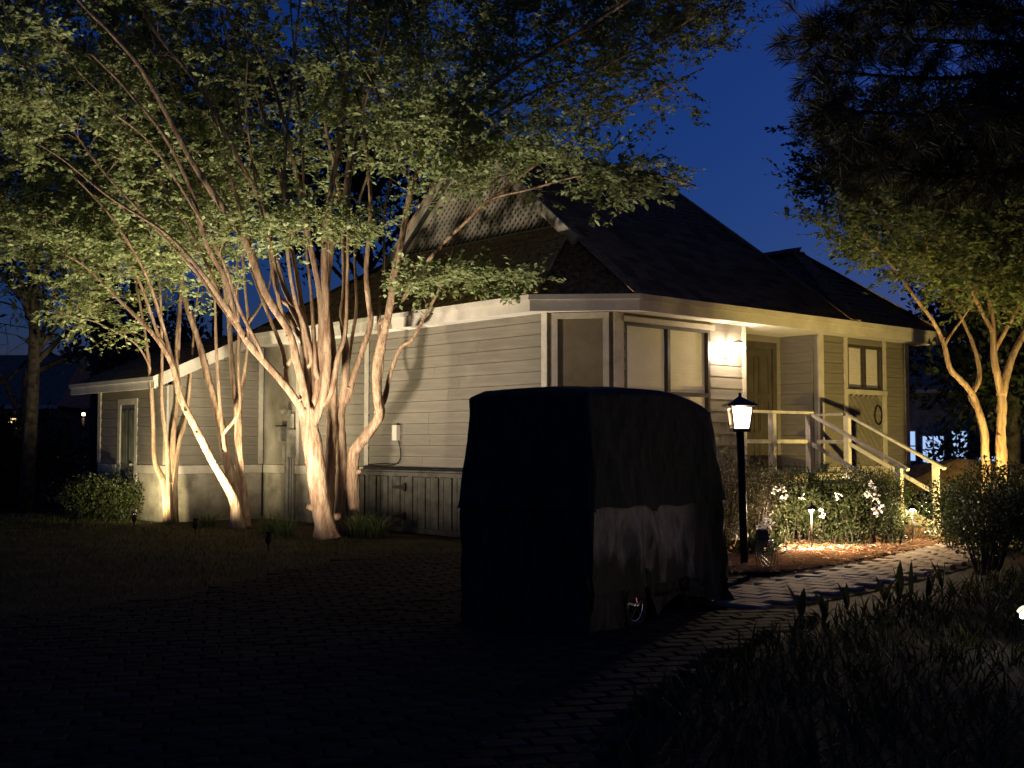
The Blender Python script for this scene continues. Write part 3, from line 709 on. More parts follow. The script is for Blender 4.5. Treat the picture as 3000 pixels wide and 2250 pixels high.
for k in range(3): obj('louvre', MB().box((WG-.075,6.38+k*.075,.88),(WG-.06,6.42+k*.075,.98)), M['fascia'], vent)

# slatted crawl-space gate with strap hinges, standing off the wall on a low sill
gt = thing('slatted_gate', 'dark slatted two leaf gate with black strap hinges under the wall', 'gate', (VX, VY, 0), HA)
GX = WG-.22
for k in range(30):
    d0 = 2.3+k*.106; o = obj('slat', MB().box((GX-(.012 if k % 3 else .03),d0,.1),(GX,d0+.094,.86+(.01 if k % 5 == 0 else 0))), M['gate'], gt)
obj('top_rail', MB().box((GX-.05,2.26,.872),(GX+.05,5.52,.93)), M['gate'], gt); obj('bottom_rail', MB().box((GX-.045,2.26,.02),(GX+.03,5.52,.096)), M['gate'], gt)
obj('lid', MB().box((GX-.02,2.26,.931),(WG-.04,5.52,.96)), M['gate'], gt); obj('end_panel', MB().box((GX+.001,5.48,.0),(WG-.02,5.515,.87)), M['gate'], gt)
for z in (.26,.7):
    mb = MB(); mb.add([(GX-.036,4.1,z-.035),(GX-.036,4.1,z+.035),(GX-.036,4.38,z+.012),(GX-.036,4.38,z-.012),(GX-.05,4.1,z-.035),(GX-.05,4.1,z+.035),(GX-.05,4.38,z+.012),(GX-.05,4.38,z-.012)], [(0,1,2,3),(7,6,5,4),(0,4,5,1),(1,5,6,2),(2,6,7,3),(3,7,4,0)])
    mb.box((GX-.05,4.04,z-.06),(GX-.036,4.1,z+.06)); obj('strap_hinge', mb, M['iron'], gt)
for y in (2.9,4.0): obj('gate_foot', MB().box((GX-.03,y,0),(GX+.03,y+.08,.02)), M['gate'], gt)

# ------------------------------------------------------------------ garden uplights
def uplight(loc, aim, energy, col, size, label, lens=6.0, blend=.7, cat='spotlight', scale=1.0, rad=.03):
    loc = Vector(loc); o = thing('garden_spotlight', label, cat, loc, 0, 'garden spotlights')
    d = (Vector(aim)-(loc+Vector((0,0,.16)))).normalized(); s = scale; c = Vector((0,0,.15*s))
    obj('stake', MB().tube([(0,0,-.02),(0,0,.09*s)], [.006,.012], 8), M['iron'], o)
    obj('knuckle', MB().box((-.014*s,-.014*s,.08*s),(.014*s,.014*s,.12*s)), M['iron'], o)
    b0, b1, b2 = c-d*.07*s, c-d*.045*s, c+d*.05*s
    obj('body', MB().tube([b0, b1, b2, b2+d*.001], [.018*s,.036*s,.042*s,.036*s], 14, True), M['iron'], o, True)
    # hood: half tube standing past the lens
    x = d.orthogonal().normalized(); 
    up = Vector((0,0,1)); x = d.cross(up).normalized() if d.cross(up).length > .05 else x; y = x.cross(d).normalized(); mb = MB(); n = 14
    ring = lambda q, r: [q+(x*math.cos(t)+y*math.sin(t))*r for t in np.linspace(-.2, math.pi+.2, n)]
    A = ring(b2, .0425*s); B = ring(b2+d*.03*s, .0425*s); mb.add(A+B, [(i, i+1, n+i+1, n+i) for i in range(n-1)]); obj('hood', mb, M['iron'], o)
    obj('lens', MB().tube([b2+d*.002, b2+d*.006], .034*s, 14), emit('lens_glow', col, lens), o)
    li = bpy.data.lights.new('spot', 'SPOT'); li.energy = energy; li.color = col; li.spot_size = R(size); li.spot_blend = blend; li.shadow_soft_size = rad
    lo = bpy.data.objects.new('bulb', li); COL.objects.link(lo); lo.parent = o; lo.location = b2+d*.045*s; lo.rotation_euler = d.to_track_quat('-Z', 'Y').to_euler()
    return o
WARM = (1,.84,.62); YEL = (1,.84,.46)
uplight((-6.22,19.2,0), (-6.45,20.3,2.2), 300, YEL, 172, 'black garden spotlight at the foot of the slim leftmost tree')
uplight((-4.82,17.75,0), (-4.55,18.5,4.2), 1350, (1,.86,.58), 174, 'garden spotlight with bright lens between the two left trees', 30, 1.0, rad=.06)
uplight((-3.12,14.95,0), (-2.85,15.9,4.5), 1700, (1,.85,.65), 174, 'black garden spotlight on the lawn before the largest lit tree', blend=1.0, rad=.14)
uplight((6.72,15.0,.1), (6.7,17.2,2.8), 1250, (1,.74,.23), 150, 'garden spotlight behind the shrubs lighting the yellow tree trunks')
uplight((3.5,7.9,0), (2.7,7.7,.9), 15, (1,.9,.7), 170, 'glaring garden spotlight at the right edge among dark plants', 160, 1.0, scale=1.15)

# ------------------------------------------------------------------ lamp post
lp = thing('lamp_post', 'black garden lamp post with glowing caged lantern beside the walkway', 'lamp post', (2.5,12.55,0))
post_top = Vector((-.035,0,1.5))
obj('post', MB().tube([(0,0,0),post_top], .042, 20), M['iron'], lp, True)
obj('base_flange', MB().lathe((0,0,0), [(.09,0),(.09,.03),(.05,.06),(.043,.1)], 16), M['iron'], lp, True)
T = post_top
def sq(z, r): return [(T.x-r, T.y-r, z), (T.x+r, T.y-r, z), (T.x+r, T.y+r, z), (T.x-r, T.y+r, z)]
def loft(rings):
    mb = MB(); n = 4; vs = [p for r in rings for p in r]
    mb.add(vs, [(i*n+k, i*n+(k+1) % n, (i+1)*n+(k+1) % n, (i+1)*n+k) for i in range(len(rings)-1) for k in range(n)]+[(3,2,1,0), tuple((len(rings)-1)*n+k for k in range(n))]); return mb
obj('lantern_base', loft([sq(1.49,.09),sq(1.51,.095),sq(1.525,.088)]), M['bronze'], lp)
obj('lantern_roof', loft([sq(1.755,.125),sq(1.77,.16),sq(1.785,.16),sq(1.825,.085),sq(1.865,.025),sq(1.875,.012),sq(1.90,.016),sq(1.915,.004)]), M['bronze'], lp)
def panemat():
    m = bpy.data.materials.new('lantern_glass'); m.use_nodes = True; N = m.node_tree.nodes; L = m.node_tree.links; N.remove(N['Principled BSDF'])
    a = N.new('ShaderNodeBsdfTransparent'); a.inputs[0].default_value = (1,.9,.78,1); b = N.new('ShaderNodeBsdfTranslucent'); b.inputs[0].default_value = (.9,.82,.68,1)
    mx = N.new('ShaderNodeMixShader'); mx.inputs[0].default_value = .9; L.new(a.outputs[0], mx.inputs[1]); L.new(b.outputs[0], mx.inputs[2]); L.new(mx.outputs[0], N['Material Output'].inputs[0]); return m
PG = panemat(); z0, z1, r0, r1 = 1.527, 1.752, .078, .108
lo4, hi4 = sq(z0, r0), sq(z1, r1)
for k in range(4):
    a, b, c, d_ = [Vector(q) for q in (lo4[k], lo4[(k+1) % 4], hi4[(k+1) % 4], hi4[k])]
    po = obj('lantern_pane', MB().add([a,b,c,d_], [(0,1,2,3)]), PG, lp)
    n_ = (b-a).cross(d_-a).normalized()*.004
    mb = MB()
    for u in (.0,.2,.5,.8): 
        ww = .018 if u == 0 else .011
        mb.bar(a.lerp(b,u)+n_, d_.lerp(c,u)+n_, ww, ww, n_)
    for v in (.0,.14,.83,1.0): mb.bar(a.lerp(d_,v)+n_, b.lerp(c,v)+n_, 0.012, .012, (0,0,1))
    obj('lantern_bars', mb, M['bronze'], po)
obj('bulb', MB().lathe((T.x,T.y,1.62), [(0,0),(.02,.005),(.03,.035),(.026,.06),(0,.075)], 10), emit('lantern_bulb', (1,.78,.54), 14000), lp, True)
# coiled yellow garden cord and socket box at its foot
cd = thing('power_box', 'grey outdoor socket box on a stake with looped yellow cords', 'box', (2.68,12.5,0))
obj('stake', MB().box((-.012,-.012,0),(.012,.012,.4)), M['gate'], cd)
obj('case', loft([[(x-T.x, y-T.y, z) for x, y, z in sq(zz, rr)] for zz, rr in ((.3,.05),(.34,.06),(.43,.055),(.45,.04))]), M['gate'], cd)
for k in range(4):
    pts = [(-.05+.03*k,-.05,.34),(-.09+.02*k,-.08,.2),(-.06+.03*k,-.1,.06+.02*k),(.02+.03*k,-.09,.05),(.06+.03*k,-.07,.18),(.03+.02*k,-.05,.33)]
    obj('cord', MB().tube(crom(pts, 5), .007, 6), M['yellowcord'], cd, True)

# ------------------------------------------------------------------ path lights
def pathlight(loc, h, label, e=320):
    o = thing('path_light', label, 'path light', loc, 0, 'path lights in the straw bed')
    obj('stake', MB().tube([(0,0,-.03),(0,0,h-.05)], [.011,.012], 10), M['bronze'], o, True)
    obj('flare', MB().lathe((0,0,h-.13), [(.012,0),(.014,.05),(.03,.085)], 14), M['bronze'], o, True)
    obj('hat', MB().lathe((0,0,h-.015), [(.088,-.02),(.085,-.014),(.03,.03),(.008,.042),(.006,.06),(0,.062)], 18), M['bronze'], o, True)
    obj('lens', MB().lathe((0,0,h-.05), [(.0,0),(.026,.004),(.03,.016),(.026,.026),(0,.028)], 12), emit('path_glow', (1,.74,.48), 90), o, True)
    li = bpy.data.lights.new('path_bulb', 'POINT'); li.energy = e/3; li.color = (1,.74,.48); li.shadow_soft_size = .02
    for k in range(3):
        a = k*2.094+.55; lo = bpy.data.objects.new('bulb', li); COL.objects.link(lo); lo.parent = o; lo.location = (.055*math.cos(a), .055*math.sin(a), h-.055)
pathlight((3.7,14.4,.03), .56, 'bronze path light with conical hat nearer the lamp post')
pathlight((5.34,15.55,.03), .5, 'bronze path light with conical hat farther from the lamp post', 90)

# ------------------------------------------------------------------ covered golf cart
ca_ = R(55); C0 = Vector((.53,8.1,0))
cart = thing('covered_golf_cart', 'golf cart hidden under a wrinkled black cover on the driveway', 'golf cart', C0, ca_)
CL, CW, CHT = 2.12, 1.06, 1.74
def ring_pts(n):
    """rounded rectangle parameters: returns list of (kind x01,y01, nx, ny)"""
    out = []; r = .09; Lx, Ly = 1.0, 1.0
    return out
def cart_ring(z, n=220):
    t = max(0, min(1, z/CHT)); x0 = -.02-.05*(1-t); x1 = 1.92+.36*(1-t)**.9-(.06 if t > .95 else 0); y0 = -.02-.05*(1-t)-.03*math.sin(math.pi*t); y1 = CW+.05*(1-t)+.05*math.sin(math.pi*t)
    r = .055; segs = [((x0+r,y0),(x1-r,y0)), ((x1,y0+r),(x1,y1-r)), ((x1-r,y1),(x0+r,y1)), ((x0,y1-r),(x0,y0+r))]; cs = [(x1-r,y0+r,-90),(x1-r,y1-r,0),(x0+r,y1-r,90),(x0+r,y0+r,180)]
    pts = []
    ks = [int(n*.3), int(n*.16), int(n*.3), int(n*.16)]; kc = (n-sum(ks))//4
    for i in range(4):
        a, b = segs[i]
        for k in range(ks[i]): f = k/ks[i]; nx, ny = [(0,-1),(1,0),(0,1),(-1,0)][i]; pts.append((a[0]+(b[0]-a[0])*f, a[1]+(b[1]-a[1])*f, nx, ny, i+f*.8))
        cx, cy, a0 = cs[i]
        for k in range(kc): an = R(a0+90*k/kc); pts.append((cx+r*math.cos(an), cy+r*math.sin(an), math.cos(an), math.sin(an), i+.8+.2*k/kc))
    return pts
fr = random.Random(3); FOLDS = [(fr.uniform(0,4), fr.uniform(.012,.04), fr.uniform(.2,1), fr.uniform(-.3,.3)) for _ in range(64)]
def fold(s, z, k=1.0):
    t = z/CHT; d_ = 0
    for c, w_, a, sl in FOLDS:
        q = (s-c-sl*(1-t)+2) % 4-2; d_ += a*math.exp(-(q/w_)**2)
    d_ = (d_-1.2)*.05*(1-t)**.7*k
    d_ += .008*math.sin(s*23+z*9)*(1-t)+.006*math.sin(s*57-z*15)*(1-t*.5)+.02*math.sin(s*4.4+z*3.1)+.012*math.sin(s*9+z*6+1)
    return d_
def cart_top(x, y):
    u = min(1, max(0, x/1.95)); v = min(1, max(0, y/CW))
    return CHT+.03*math.sin(math.pi*v)+.035*math.sin(math.pi*u)-.07*u**3-.01*math.sin(7*u+3*v)
def cart_surface(name, levels, m, off=0.0, hem=None, close=False, k=1.0, parent=None, srange=None, n=220):
    rows = []
    for zi, z in enumerate(levels):
        row = []
        for x, y, nx, ny, s in cart_ring(z, n):
            d_ = fold(s, z, k)+off; zz = z
            if hem and zi < 6: zz = max(z, hem(s)+z*.6) if zi == 0 else max(z, hem(s)+z*.6+.01*zi)
            if z > CHT*.93: zz = z*(1-1)+ (z-CHT*.93)/(CHT*.07)*(cart_top(x,y)-.05-CHT*.93)+CHT*.93
            row.append((x+nx*d_, y+ny*d_, zz))
        rows.append(row)
    N = len(rows[0]); V = [p for r in rows for p in r]
    F = [(i*N+j, i*N+(j+1) % N, (i+1)*N+(j+1) % N, (i+1)*N+j) for i in range(len(rows)-1) for j in range(N)]
    if srange:
        ss = [q[4] for q in cart_ring(levels[0], n)]; F = [f for f in F if srange[0] <= ss[f[0] % N] <= srange[1]]
    if close:
        base = len(V)-N; cx, cy = .96, CW/2; last = rows[-1]; prev = base
        for q in (.97,.9,.75,.55,.3):
            st = len(V)
            for x, y, z in last:
                X, Y = cx+(x-cx)*q, cy+(y-cy)*q; tz = cart_top(X, Y); e = 1-q; V.append((X, Y, z+(tz-z)*min(1, e*9)))
            F += [(prev+j, prev+(j+1) % N, st+(j+1) % N, st+j) for j in range(N)]; prev = st
        V.append((cx, cy, cart_top(cx, cy))); F += [(prev+j, prev+(j+1) % N, len(V)-1) for j in range(N)]
    mb = MB(); mb.v = V; mb.f = F; return obj(name, mb, M[m], parent or cart, True)
hem_of = lambda s: .03+.24*math.exp(-((s-.27)/.05)**2)+.14*math.exp(-((s-.52)/.14)**2)+.02*math.sin(s*31)
hem_up = lambda s: .89+.015*math.sin(s*7+1)+.008*math.sin(s*33)-.035*math.exp(-((s-.36)/.02)**2)
cart_surface('skirt', [0,.03,.06,.09,.12,.16]+list(np.linspace(.2,.98,22)), 'skirt', -.012, hem_of, k=1.25)
# upper shell: its lower hem waves a little
def upper():
    levels = list(np.linspace(0,1,30)); rows = []
    for q in levels:
        row = []
        base = cart_ring(.9)
        for j, (x, y, nx, ny, s) in enumerate(base):
            z = hem_up(s)+q*(CHT-hem_up(s)); x, y, nx, ny, s = cart_ring(z)[j] if False else RINGS(z)[j]
            d_ = fold(s, z, 1.25)+.008+.012*max(0, 1-q*6)
            zz = z
            if z > CHT*.93: zz = (z-CHT*.93)/(CHT*.07)*(cart_top(x,y)-.05-CHT*.93)+CHT*.93
            row.append((x+nx*d_, y+ny*d_, zz))
        rows.append(row)
    N = len(rows[0]); V = [p for r in rows for p in r]; F = [(i*N+j, i*N+(j+1) % N, (i+1)*N+(j+1) % N, (i+1)*N+j) for i in range(len(rows)-1) for j in range(N)]
    cx, cy = .96, CW/2; last = rows[-1]; prev = len(V)-N
    for q in (.985,.95,.88,.7,.4):
        st = len(V)
        for x, y, z in last:
            X, Y = cx+(x-cx)*q, cy+(y-cy)*q; V.append((X, Y, z+(cart_top(X,Y)-z)*min(1,((1-q)*9)**.6)))
        F += [(prev+j, prev+(j+1) % N, st+(j+1) % N, st+j) for j in range(N)]; prev = st
    V.append((cx,cy,cart_top(cx,cy))); F += [(prev+j, prev+(j+1) % N, len(V)-1) for j in range(N)]
    mb = MB(); mb.v = V; mb.f = F; return obj('cover', mb, M['cover'], cart, True)
_rc = {}
def RINGS(z):
    k = round(z, 2)
    if k not in _rc: _rc[k] = cart_ring(k)
    return _rc[k]
upper()
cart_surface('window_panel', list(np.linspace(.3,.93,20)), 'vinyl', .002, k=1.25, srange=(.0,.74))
def wheel(x, y, r=.2, rim=.125):
    o = obj('wheel', MB().tube([(x,y-.02,r),(x,y+.1,r)], .03, 10), M['chrome'], cart)
    mb = MB(); n = 28; prof = [(rim,-.03),(rim+.03,-.045),(r-.01,-.045),(r,-.02),(r,.1),(rim,.1)]
    vs = [(x+q*math.cos(2*math.pi*k/n), y+w_, r+.004+q*math.sin(2*math.pi*k/n)) for q, w_ in prof for k in range(n)]
    mb.add(vs, [(i*n+k, i*n+(k+1) % n, (i+1)*n+(k+1) % n, (i+1)*n+k) for i in range(len(prof)-1) for k in range(n)]); obj('tyre', mb, M['rubber'], o, True)
    obj('rim', MB().tube([(x+(rim-.004)*math.cos(t), y-.032, r+.004+(rim-.004)*math.sin(t)) for t in np.linspace(0, 2*math.pi, 32)], .006, 6, False), M['chrome'], o, True)
    for k in range(5):
        t = k*1.2566+.35; obj('spoke', MB().bar((x+.02*math.cos(t),y-.045,r+.004+.02*math.sin(t)), (x+rim*.97*math.cos(t),y-.03,r+.004+rim*.97*math.sin(t)), .016, .01, (0,1,0)), M['chrome'], o)
    obj('hub', MB().tube([(x,y-.06,r+.004),(x,y-.03,r+.004)], [.02,.03], 12), M['chrome'], o, True)
wheel(.6,.0,.17,.115); wheel(1.78,.12)
obj('chassis', MB().box((.2,.15,.25),(1.8,CW-.15,.38)), M['rubber'], cart)
# ------------------------------------------------------------------ trees: stems laid out one by one, twigs grown to leafy sprays
def smooth_noise(n, k):
    a = RNG.normal(size=n+2*k); return np.convolve(a, np.ones(2*k+1)/(2*k+1), 'valid')[:n]
class Tree:
    def __init__(s, name, label, base, group, bark, leaf):
        s.root = thing(name, label, 'tree', base, 0, group); s.base = Vector(base); s.bark = M[bark]; s.leafm = M[leaf]
        s.pool = []; s.cl = []; s.twig = MB(); s.tr = []; s.LP = []; s.LD = []; s.LS = []; s.LN = []
    def stem(s, pts, r0, r1, knots=True, n=7, sides=12, keep=.25):
        pts = [Vector(p) for p in pts]
        if s.cl and pts[0].z > .05:      # a limb leaves its parent stem: root it inside the nearest one
            bst = min(s.cl, key=lambda q: (q-pts[0]).length+3*max(0, q.z-pts[0].z+1.3*math.hypot(q.x-pts[0].x, q.y-pts[0].y)))
            if (bst-pts[0]).length > .12: pts = [bst]+pts
            else: pts[0] = bst
        c = crom(pts, n); m = len(c)
        r = [r0+(r1-r0)*(i/(m-1))**.8 for i in range(m)]
        wob = smooth_noise(m, 2)*.1+1
        r = [a*(b if knots else 1) for a, b in zip(r, wob)]
        jx = smooth_noise(m, 3)*r0*.16; jy = smooth_noise(m, 3)*r0*.16
        c2 = [p+Vector((jx[i], jy[i], 0))*min(1, i/3) for i, p in enumerate(c)]
        mb = MB().tube(c2, r, max(14, sides)); nsd = max(14, sides); ph = RNG.uniform(0,6.28,3)
        for i in range(m):
            for q in range(nsd):
                th = 2*math.pi*q/nsd; k_ = 1+.07*math.sin(2*th+ph[0]+i*.12)+.08*math.sin(3*th+ph[1]-i*.07)+.05*math.sin(5*th+ph[2]+i*.2)+.03*RNG.normal()+(.5*max(0,1-i/4)**2*(.6+.4*math.sin(4*th+ph[1])) if c2[0].z < .05 else 0)
                v = Vector(mb.v[i*nsd+q]); mb.v[i*nsd+q] = tuple(c2[i]+(v-c2[i])*k_)
        for i in range(2, m-2):   # pruning stubs and knots
            if knots and RNG.random() < .05:
                dv = Vector(RNG.normal(0,1,3)); dv.z = abs(dv.z)*.5; dv.normalize(); mb.tube([c2[i], c2[i]+dv*r[i]*1.25, c2[i]+dv*r[i]*1.7], [r[i]*.55, r[i]*.4, r[i]*.3], 7)
        obj('trunk', mb, s.bark, s.root, True, off=s.base)
        s.cl += c2[::2]
        for i in range(int(m*keep), m):
            d = (c2[min(i+1, m-1)]-c2[max(0, i-1)]).normalized(); s.pool.append((c2[i], d, r[i]))
        return c2
    def grow(s, atts, leaves=50, lsize=(.055,.115), spray=.46, droop=.0, sidetw=4, maxlen=99):
        """atts: target points of the leafy sprays"""
        P = [np.array(p) for p, d, r in s.pool]; Dd = [np.array(d) for p, d, r in s.pool]; Rr = [r for p, d, r in s.pool]
        A = np.array(atts); P0 = np.array(P); dist = np.array([np.min(np.linalg.norm(P0-a, axis=1)) for a in A]); order = np.argsort(dist)
        cap = len(P)+len(A)*7; PP = np.zeros((cap, 3)); DD = np.zeros((cap, 3)); RR = np.zeros(cap); k = len(P); PP[:k] = P; DD[:k] = Dd; RR[:k] = Rr
        for oi in order:
            a = A[oi]; v = a-PP[:k]; L = np.linalg.norm(v, axis=1)+1e-6; cosang = np.einsum('ij,ij->i', v, DD[:k])/L
            cost = L*(1.35-.6*cosang)+1.2*np.maximum(0, PP[:k, 2]-a[2]+.05); j = int(np.argmin(cost)); p0 = PP[j]; d0 = DD[j]; Lj = L[j]
            if Lj > maxlen: continue
            mid = p0+d0*Lj*.35+np.array([0,0,.06*Lj])+RNG.normal(0,.04*Lj,3); end = a
            r0 = min(RR[j]*.75, .004+.0065*Lj); ts = np.linspace(0, 1, 7)
            pts = [(1-t)**2*p0+2*(1-t)*t*mid+t*t*end+(RNG.normal(0,.018*Lj,3) if 0 < t < 1 else 0) for t in ts]
            s.twig.tube([Vector(q)-s.base for q in pts], list(np.linspace(r0, .0025, 7)), 5, False)
            for i in range(1, 7):
                dv = pts[i]-pts[i-1]; PP[k] = pts[i]; DD[k] = dv/(np.linalg.norm(dv)+1e-9); RR[k] = r0+(.0025-r0)*i/6; k += 1
            # the spray: side twigs about the branch end, leaves in two rows
            dirv = end-mid; dirv /= np.linalg.norm(dirv)+1e-9
            for q in range(sidetw):
                b = end-dirv*RNG.uniform(0, min(.5, Lj*.5)) if q else end
                dv = dirv*.8+RNG.normal(0,.55,3)*np.array([1,1,.55]); dv[2] -= droop; dv /= np.linalg.norm(dv); ln = spray*RNG.uniform(.6,1.2)
                tip = b+dv*ln; s.twig.tube([Vector(b)-s.base, Vector(b+dv*ln*.55+np.array([0,0,.02]))-s.base, Vector(tip)-s.base], [.0028,.002,.0012], 4, False)
                nl = max(3, int(leaves/sidetw)); t = RNG.uniform(.08,1.03,nl)[:, None]
                side = np.cross(dv, [0,0,1.0]); side /= np.linalg.norm(side)+1e-9; sg = np.where(RNG.random(nl) < .5, 1, -1)[:, None]
                s.LP.append(b+dv*ln*t+RNG.normal(0,.012,(nl,3))); s.LD.append(side*sg*.9+dv*.55+RNG.normal(0,.35,(nl,3))); s.LS.append(RNG.uniform(*lsize, nl))
    def finish(s, width=.56, twigname='branch'):
        if s.twig.v: obj('branches', s.twig, s.bark, s.root, True, kind='stuff')
        if s.LP:
            P = np.concatenate(s.LP); D = np.concatenate(s.LD); S = np.concatenate(s.LS)
            link('crown', leaf_mesh('crown', P, D, S, s.leafm, width, .3, tuple(s.base)), s.root, kind='stuff')
        return s
def stem_px(pts, Y0, dY, base=True):
    """pixel waypoints at depths easing from Y0 to Y0+dY; the first stands on the ground"""
    n = len(pts); out = []
    for i, (x, y) in enumerate(pts):
        Y = Y0+dY*(i/max(1, n-1))**1.3; p = at(x, y, Y)
        if i == 0 and base: p.z = 0
        out.append(p)
    return out
def sprays(poly, n, Yf, clump=4, jit=60):
    out = []; q = scatter(poly, max(1, n//clump))
    for x0, y0 in q:
        Yc = Yf(x0, y0)
        for m_ in range(clump):
            x = x0+RNG.normal(0, jit); y = y0+RNG.normal(0, jit*.55)
            for k in range(8):
                Y = Yc+RNG.normal(0,.3)-k*.3; p = at(x, y, Y); g_, D_ = to_house(p.x, p.y)
                if roof_height(g_, D_)+.25 < p.z: out.append(tuple(p)); break
    return out
back = lambda m, s_: float(m-.5+abs(RNG.normal(0, s_))) if RNG.random() > .1 else float(m-.3-abs(RNG.normal(0,.5)))
GRP = 'lit crape myrtles on the left'
# T1: slim clump by the shed
Y1 = 19.9
T1 = Tree('crape_myrtle', 'slim pale four stemmed tree standing before the shed door wall', (at(498,1500,Y1).x, Y1, 0), GRP, 'bark', 'leaf')
T1.stem(stem_px([(490,1535),(482,1421),(453,1344),(446,1189),(436,1069),(424,972),(400,840),(360,680)], Y1, -.3), .06, .014)
T1.stem(stem_px([(507,1535),(506,1358),(512,1250),(518,1189),(523,1045),(532,850),(545,640)], Y1+.1, .3), .062, .014)
T1.stem(stem_px([(496,1535),(494,1382),(490,1310),(475,1189),(475,1045),(470,850),(450,660)], Y1-.05, -.6), .05, .012)
T1.stem(stem_px([(512,1535),(514,1380),(526,1290),(545,1228),(560,1100),(572,930),(600,700)], Y1+.05, .5), .05, .012)
T1.stem(stem_px([(436,1069),(400,1010),(338,972),(270,940),(200,925),(130,895)], Y1-.2, -.6, False), .02, .008, keep=.5)
# T2: leaning multi stem
Y2 = 18.85
T2 = Tree('crape_myrtle', 'leaning tree with brightly lit slanted trunk second from the left', (at(692,1500,Y2).x, Y2, 0), GRP, 'bark', 'leaf')
T2.stem(stem_px([(700,1551),(688,1469),(627,1358),(579,1262),(530,1165),(506,1069),(463,996),(366,895),(259,790),(180,740)], Y2, -1.3), .1, .008)
T2.stem(stem_px([(690,1551),(690,1460),(661,1334),(646,1237),(612,1107),(579,996),(540,860),(512,723),(470,560),(430,380),(400,150)], Y2+.1, .6), .095, .02)
T2.stem(stem_px([(722,1551),(718,1469),(704,1334),(702,1247),(704,1170),(723,1045),(728,948),(718,840),(705,650),(690,420)], Y2+.15, .9), .06, .016)
T2.stem(stem_px([(728,948),(760,900),(790,830),(800,700)], Y2+.6, .6, False), .03, .012)
T2.stem(stem_px([(712,1551),(700,1380),(690,1190),(678,1040),(668,900),(640,720),(600,520),(570,300)], Y2+.2, 1.3), .07, .016)
T2.stem(stem_px([(506,1069),(470,930),(420,790),(330,640),(220,520)], Y2-.5, -1.2, False), .04, .012)
# T3: the main tree
Y3 = 16.8
T3 = Tree('crape_myrtle', 'largest tree with thick bright trunk and wide fan of stems', (at(945,1500,Y3).x, Y3, 0), GRP, 'bark', 'leaf')
tk = [(958,1575),(940,1480),(928,1380),(910,1280),(893,1195)]
T3.stem(stem_px(tk, Y3, 0), .15, .118, sides=18)
T3.stem(stem_px([(900,1240),(878,1185),(820,1110),(735,1015),(690,945),(640,870),(579,784),(482,681),(325,579),(200,480),(110,420)], Y3, -1.6, False), .07, .007)
T3.stem(stem_px([(900,1230),(885,1130),(868,1050),(844,964),(777,856),(717,705),(633,579),(554,458),(470,301),(386,163),(241,12),(150,-90)], Y3-.05, -1.4, False), .075, .02)
T3.stem(stem_px([(905,1220),(898,1110),(894,1010),(880,920),(832,844),(765,603),(705,476),(591,265),(452,90),(380,-60)], Y3+.05, -.4, False), .07, .018)
T3.stem(stem_px([(912,1230),(915,1110),(905,1000),(888,920),(868,800),(845,680),(822,520),(760,300),(700,150),(640,-60)], Y3+.1, .5, False), .06, .016)
T3.stem(stem_px([(918,1240),(930,1150),(938,1050),(940,874),(904,693),(868,512),(814,289),(741,121),(651,-10)], Y3, .3, False), .068, .017)
T3.stem(stem_px([(922,1250),(950,1150),(958,1030),(955,880),(952,663),(994,422),(1012,241),(1025,-20),(1030,-150)], Y3, -.6, False), .075, .018)
T3.stem(stem_px([(950,1565),(962,1450),(968,1340),(972,1220),(978,1090),(968,960),(960,830),(985,680),(1010,560),(1040,330),(1100,60)], Y3+.35, .8), .11, .018)
T3.stem(stem_px([(690,945),(660,820),(600,700),(560,560),(480,400),(360,250),(260,150)], Y3-.5, -.9, False), .045, .014)
for pts, dy, r in (([(888,1000),(840,930),(783,862),(735,711),(681,542),(639,386),(603,259),(579,120),(560,-60)], -.3, .042), ([(892,960),(850,900),(808,844),(777,603),(747,494),(711,386),(675,157),(639,0)], .5, .04),
                   ([(912,1050),(890,950),(868,892),(844,753),(832,542),(844,362),(862,181),(880,-20)], -.6, .038), ([(925,1080),(918,950),(910,844),(892,663),(886,422),(868,229),(850,0)], .9, .04),
                   ([(950,1100),(955,900),(964,663),(988,452),(1006,337),(1000,241),(980,60)], 1.0, .036), ([(970,1150),(990,1050),(1013,964),(1019,783),(1025,542),(1055,362),(1103,181),(1150,0)], -.4, .045)):
    T3.stem(stem_px(pts, Y3+RNG.normal(0,.1), dy, False), r, .012)
for pts, dy, r in (([(540,1190),(520,1080),(518,988),(530,844),(542,693),(518,542),(500,422),(490,250)], .5, .038), ([(506,1069),(480,1010),(458,964),(416,844),(362,723),(283,603),(199,500),(100,400)], -.6, .036),
                   ([(655,1290),(640,1120),(633,988),(627,844),(609,633),(560,482),(530,300)], .4, .036), ([(702,1200),(700,1080),(699,964),(693,783),(717,663),(730,480)], .5, .034)):
    T2.stem(stem_px(pts, Y2+RNG.normal(0,.1), dy, False), r, .011)
for pts, dy, r in (([(600,830),(540,760),(430,640),(300,500),(180,330),(90,180)], -.8, .03), ([(660,900),(600,760),(520,610),(420,450),(330,280),(250,100)], .4, .032), ([(760,1020),(700,900),(650,760),(560,600),(440,420),(330,330)], -1.2, .034),
                   ([(830,1040),(790,930),(740,800),(690,640),(610,480),(540,330),(470,180),(420,20)], .8, .034), ([(860,1020),(820,900),(800,760),(770,640),(740,480),(720,300),(730,100)], -.9, .034)):
    T3.stem(stem_px(pts, Y3+RNG.normal(-.1,.15), dy, False), r, .009)
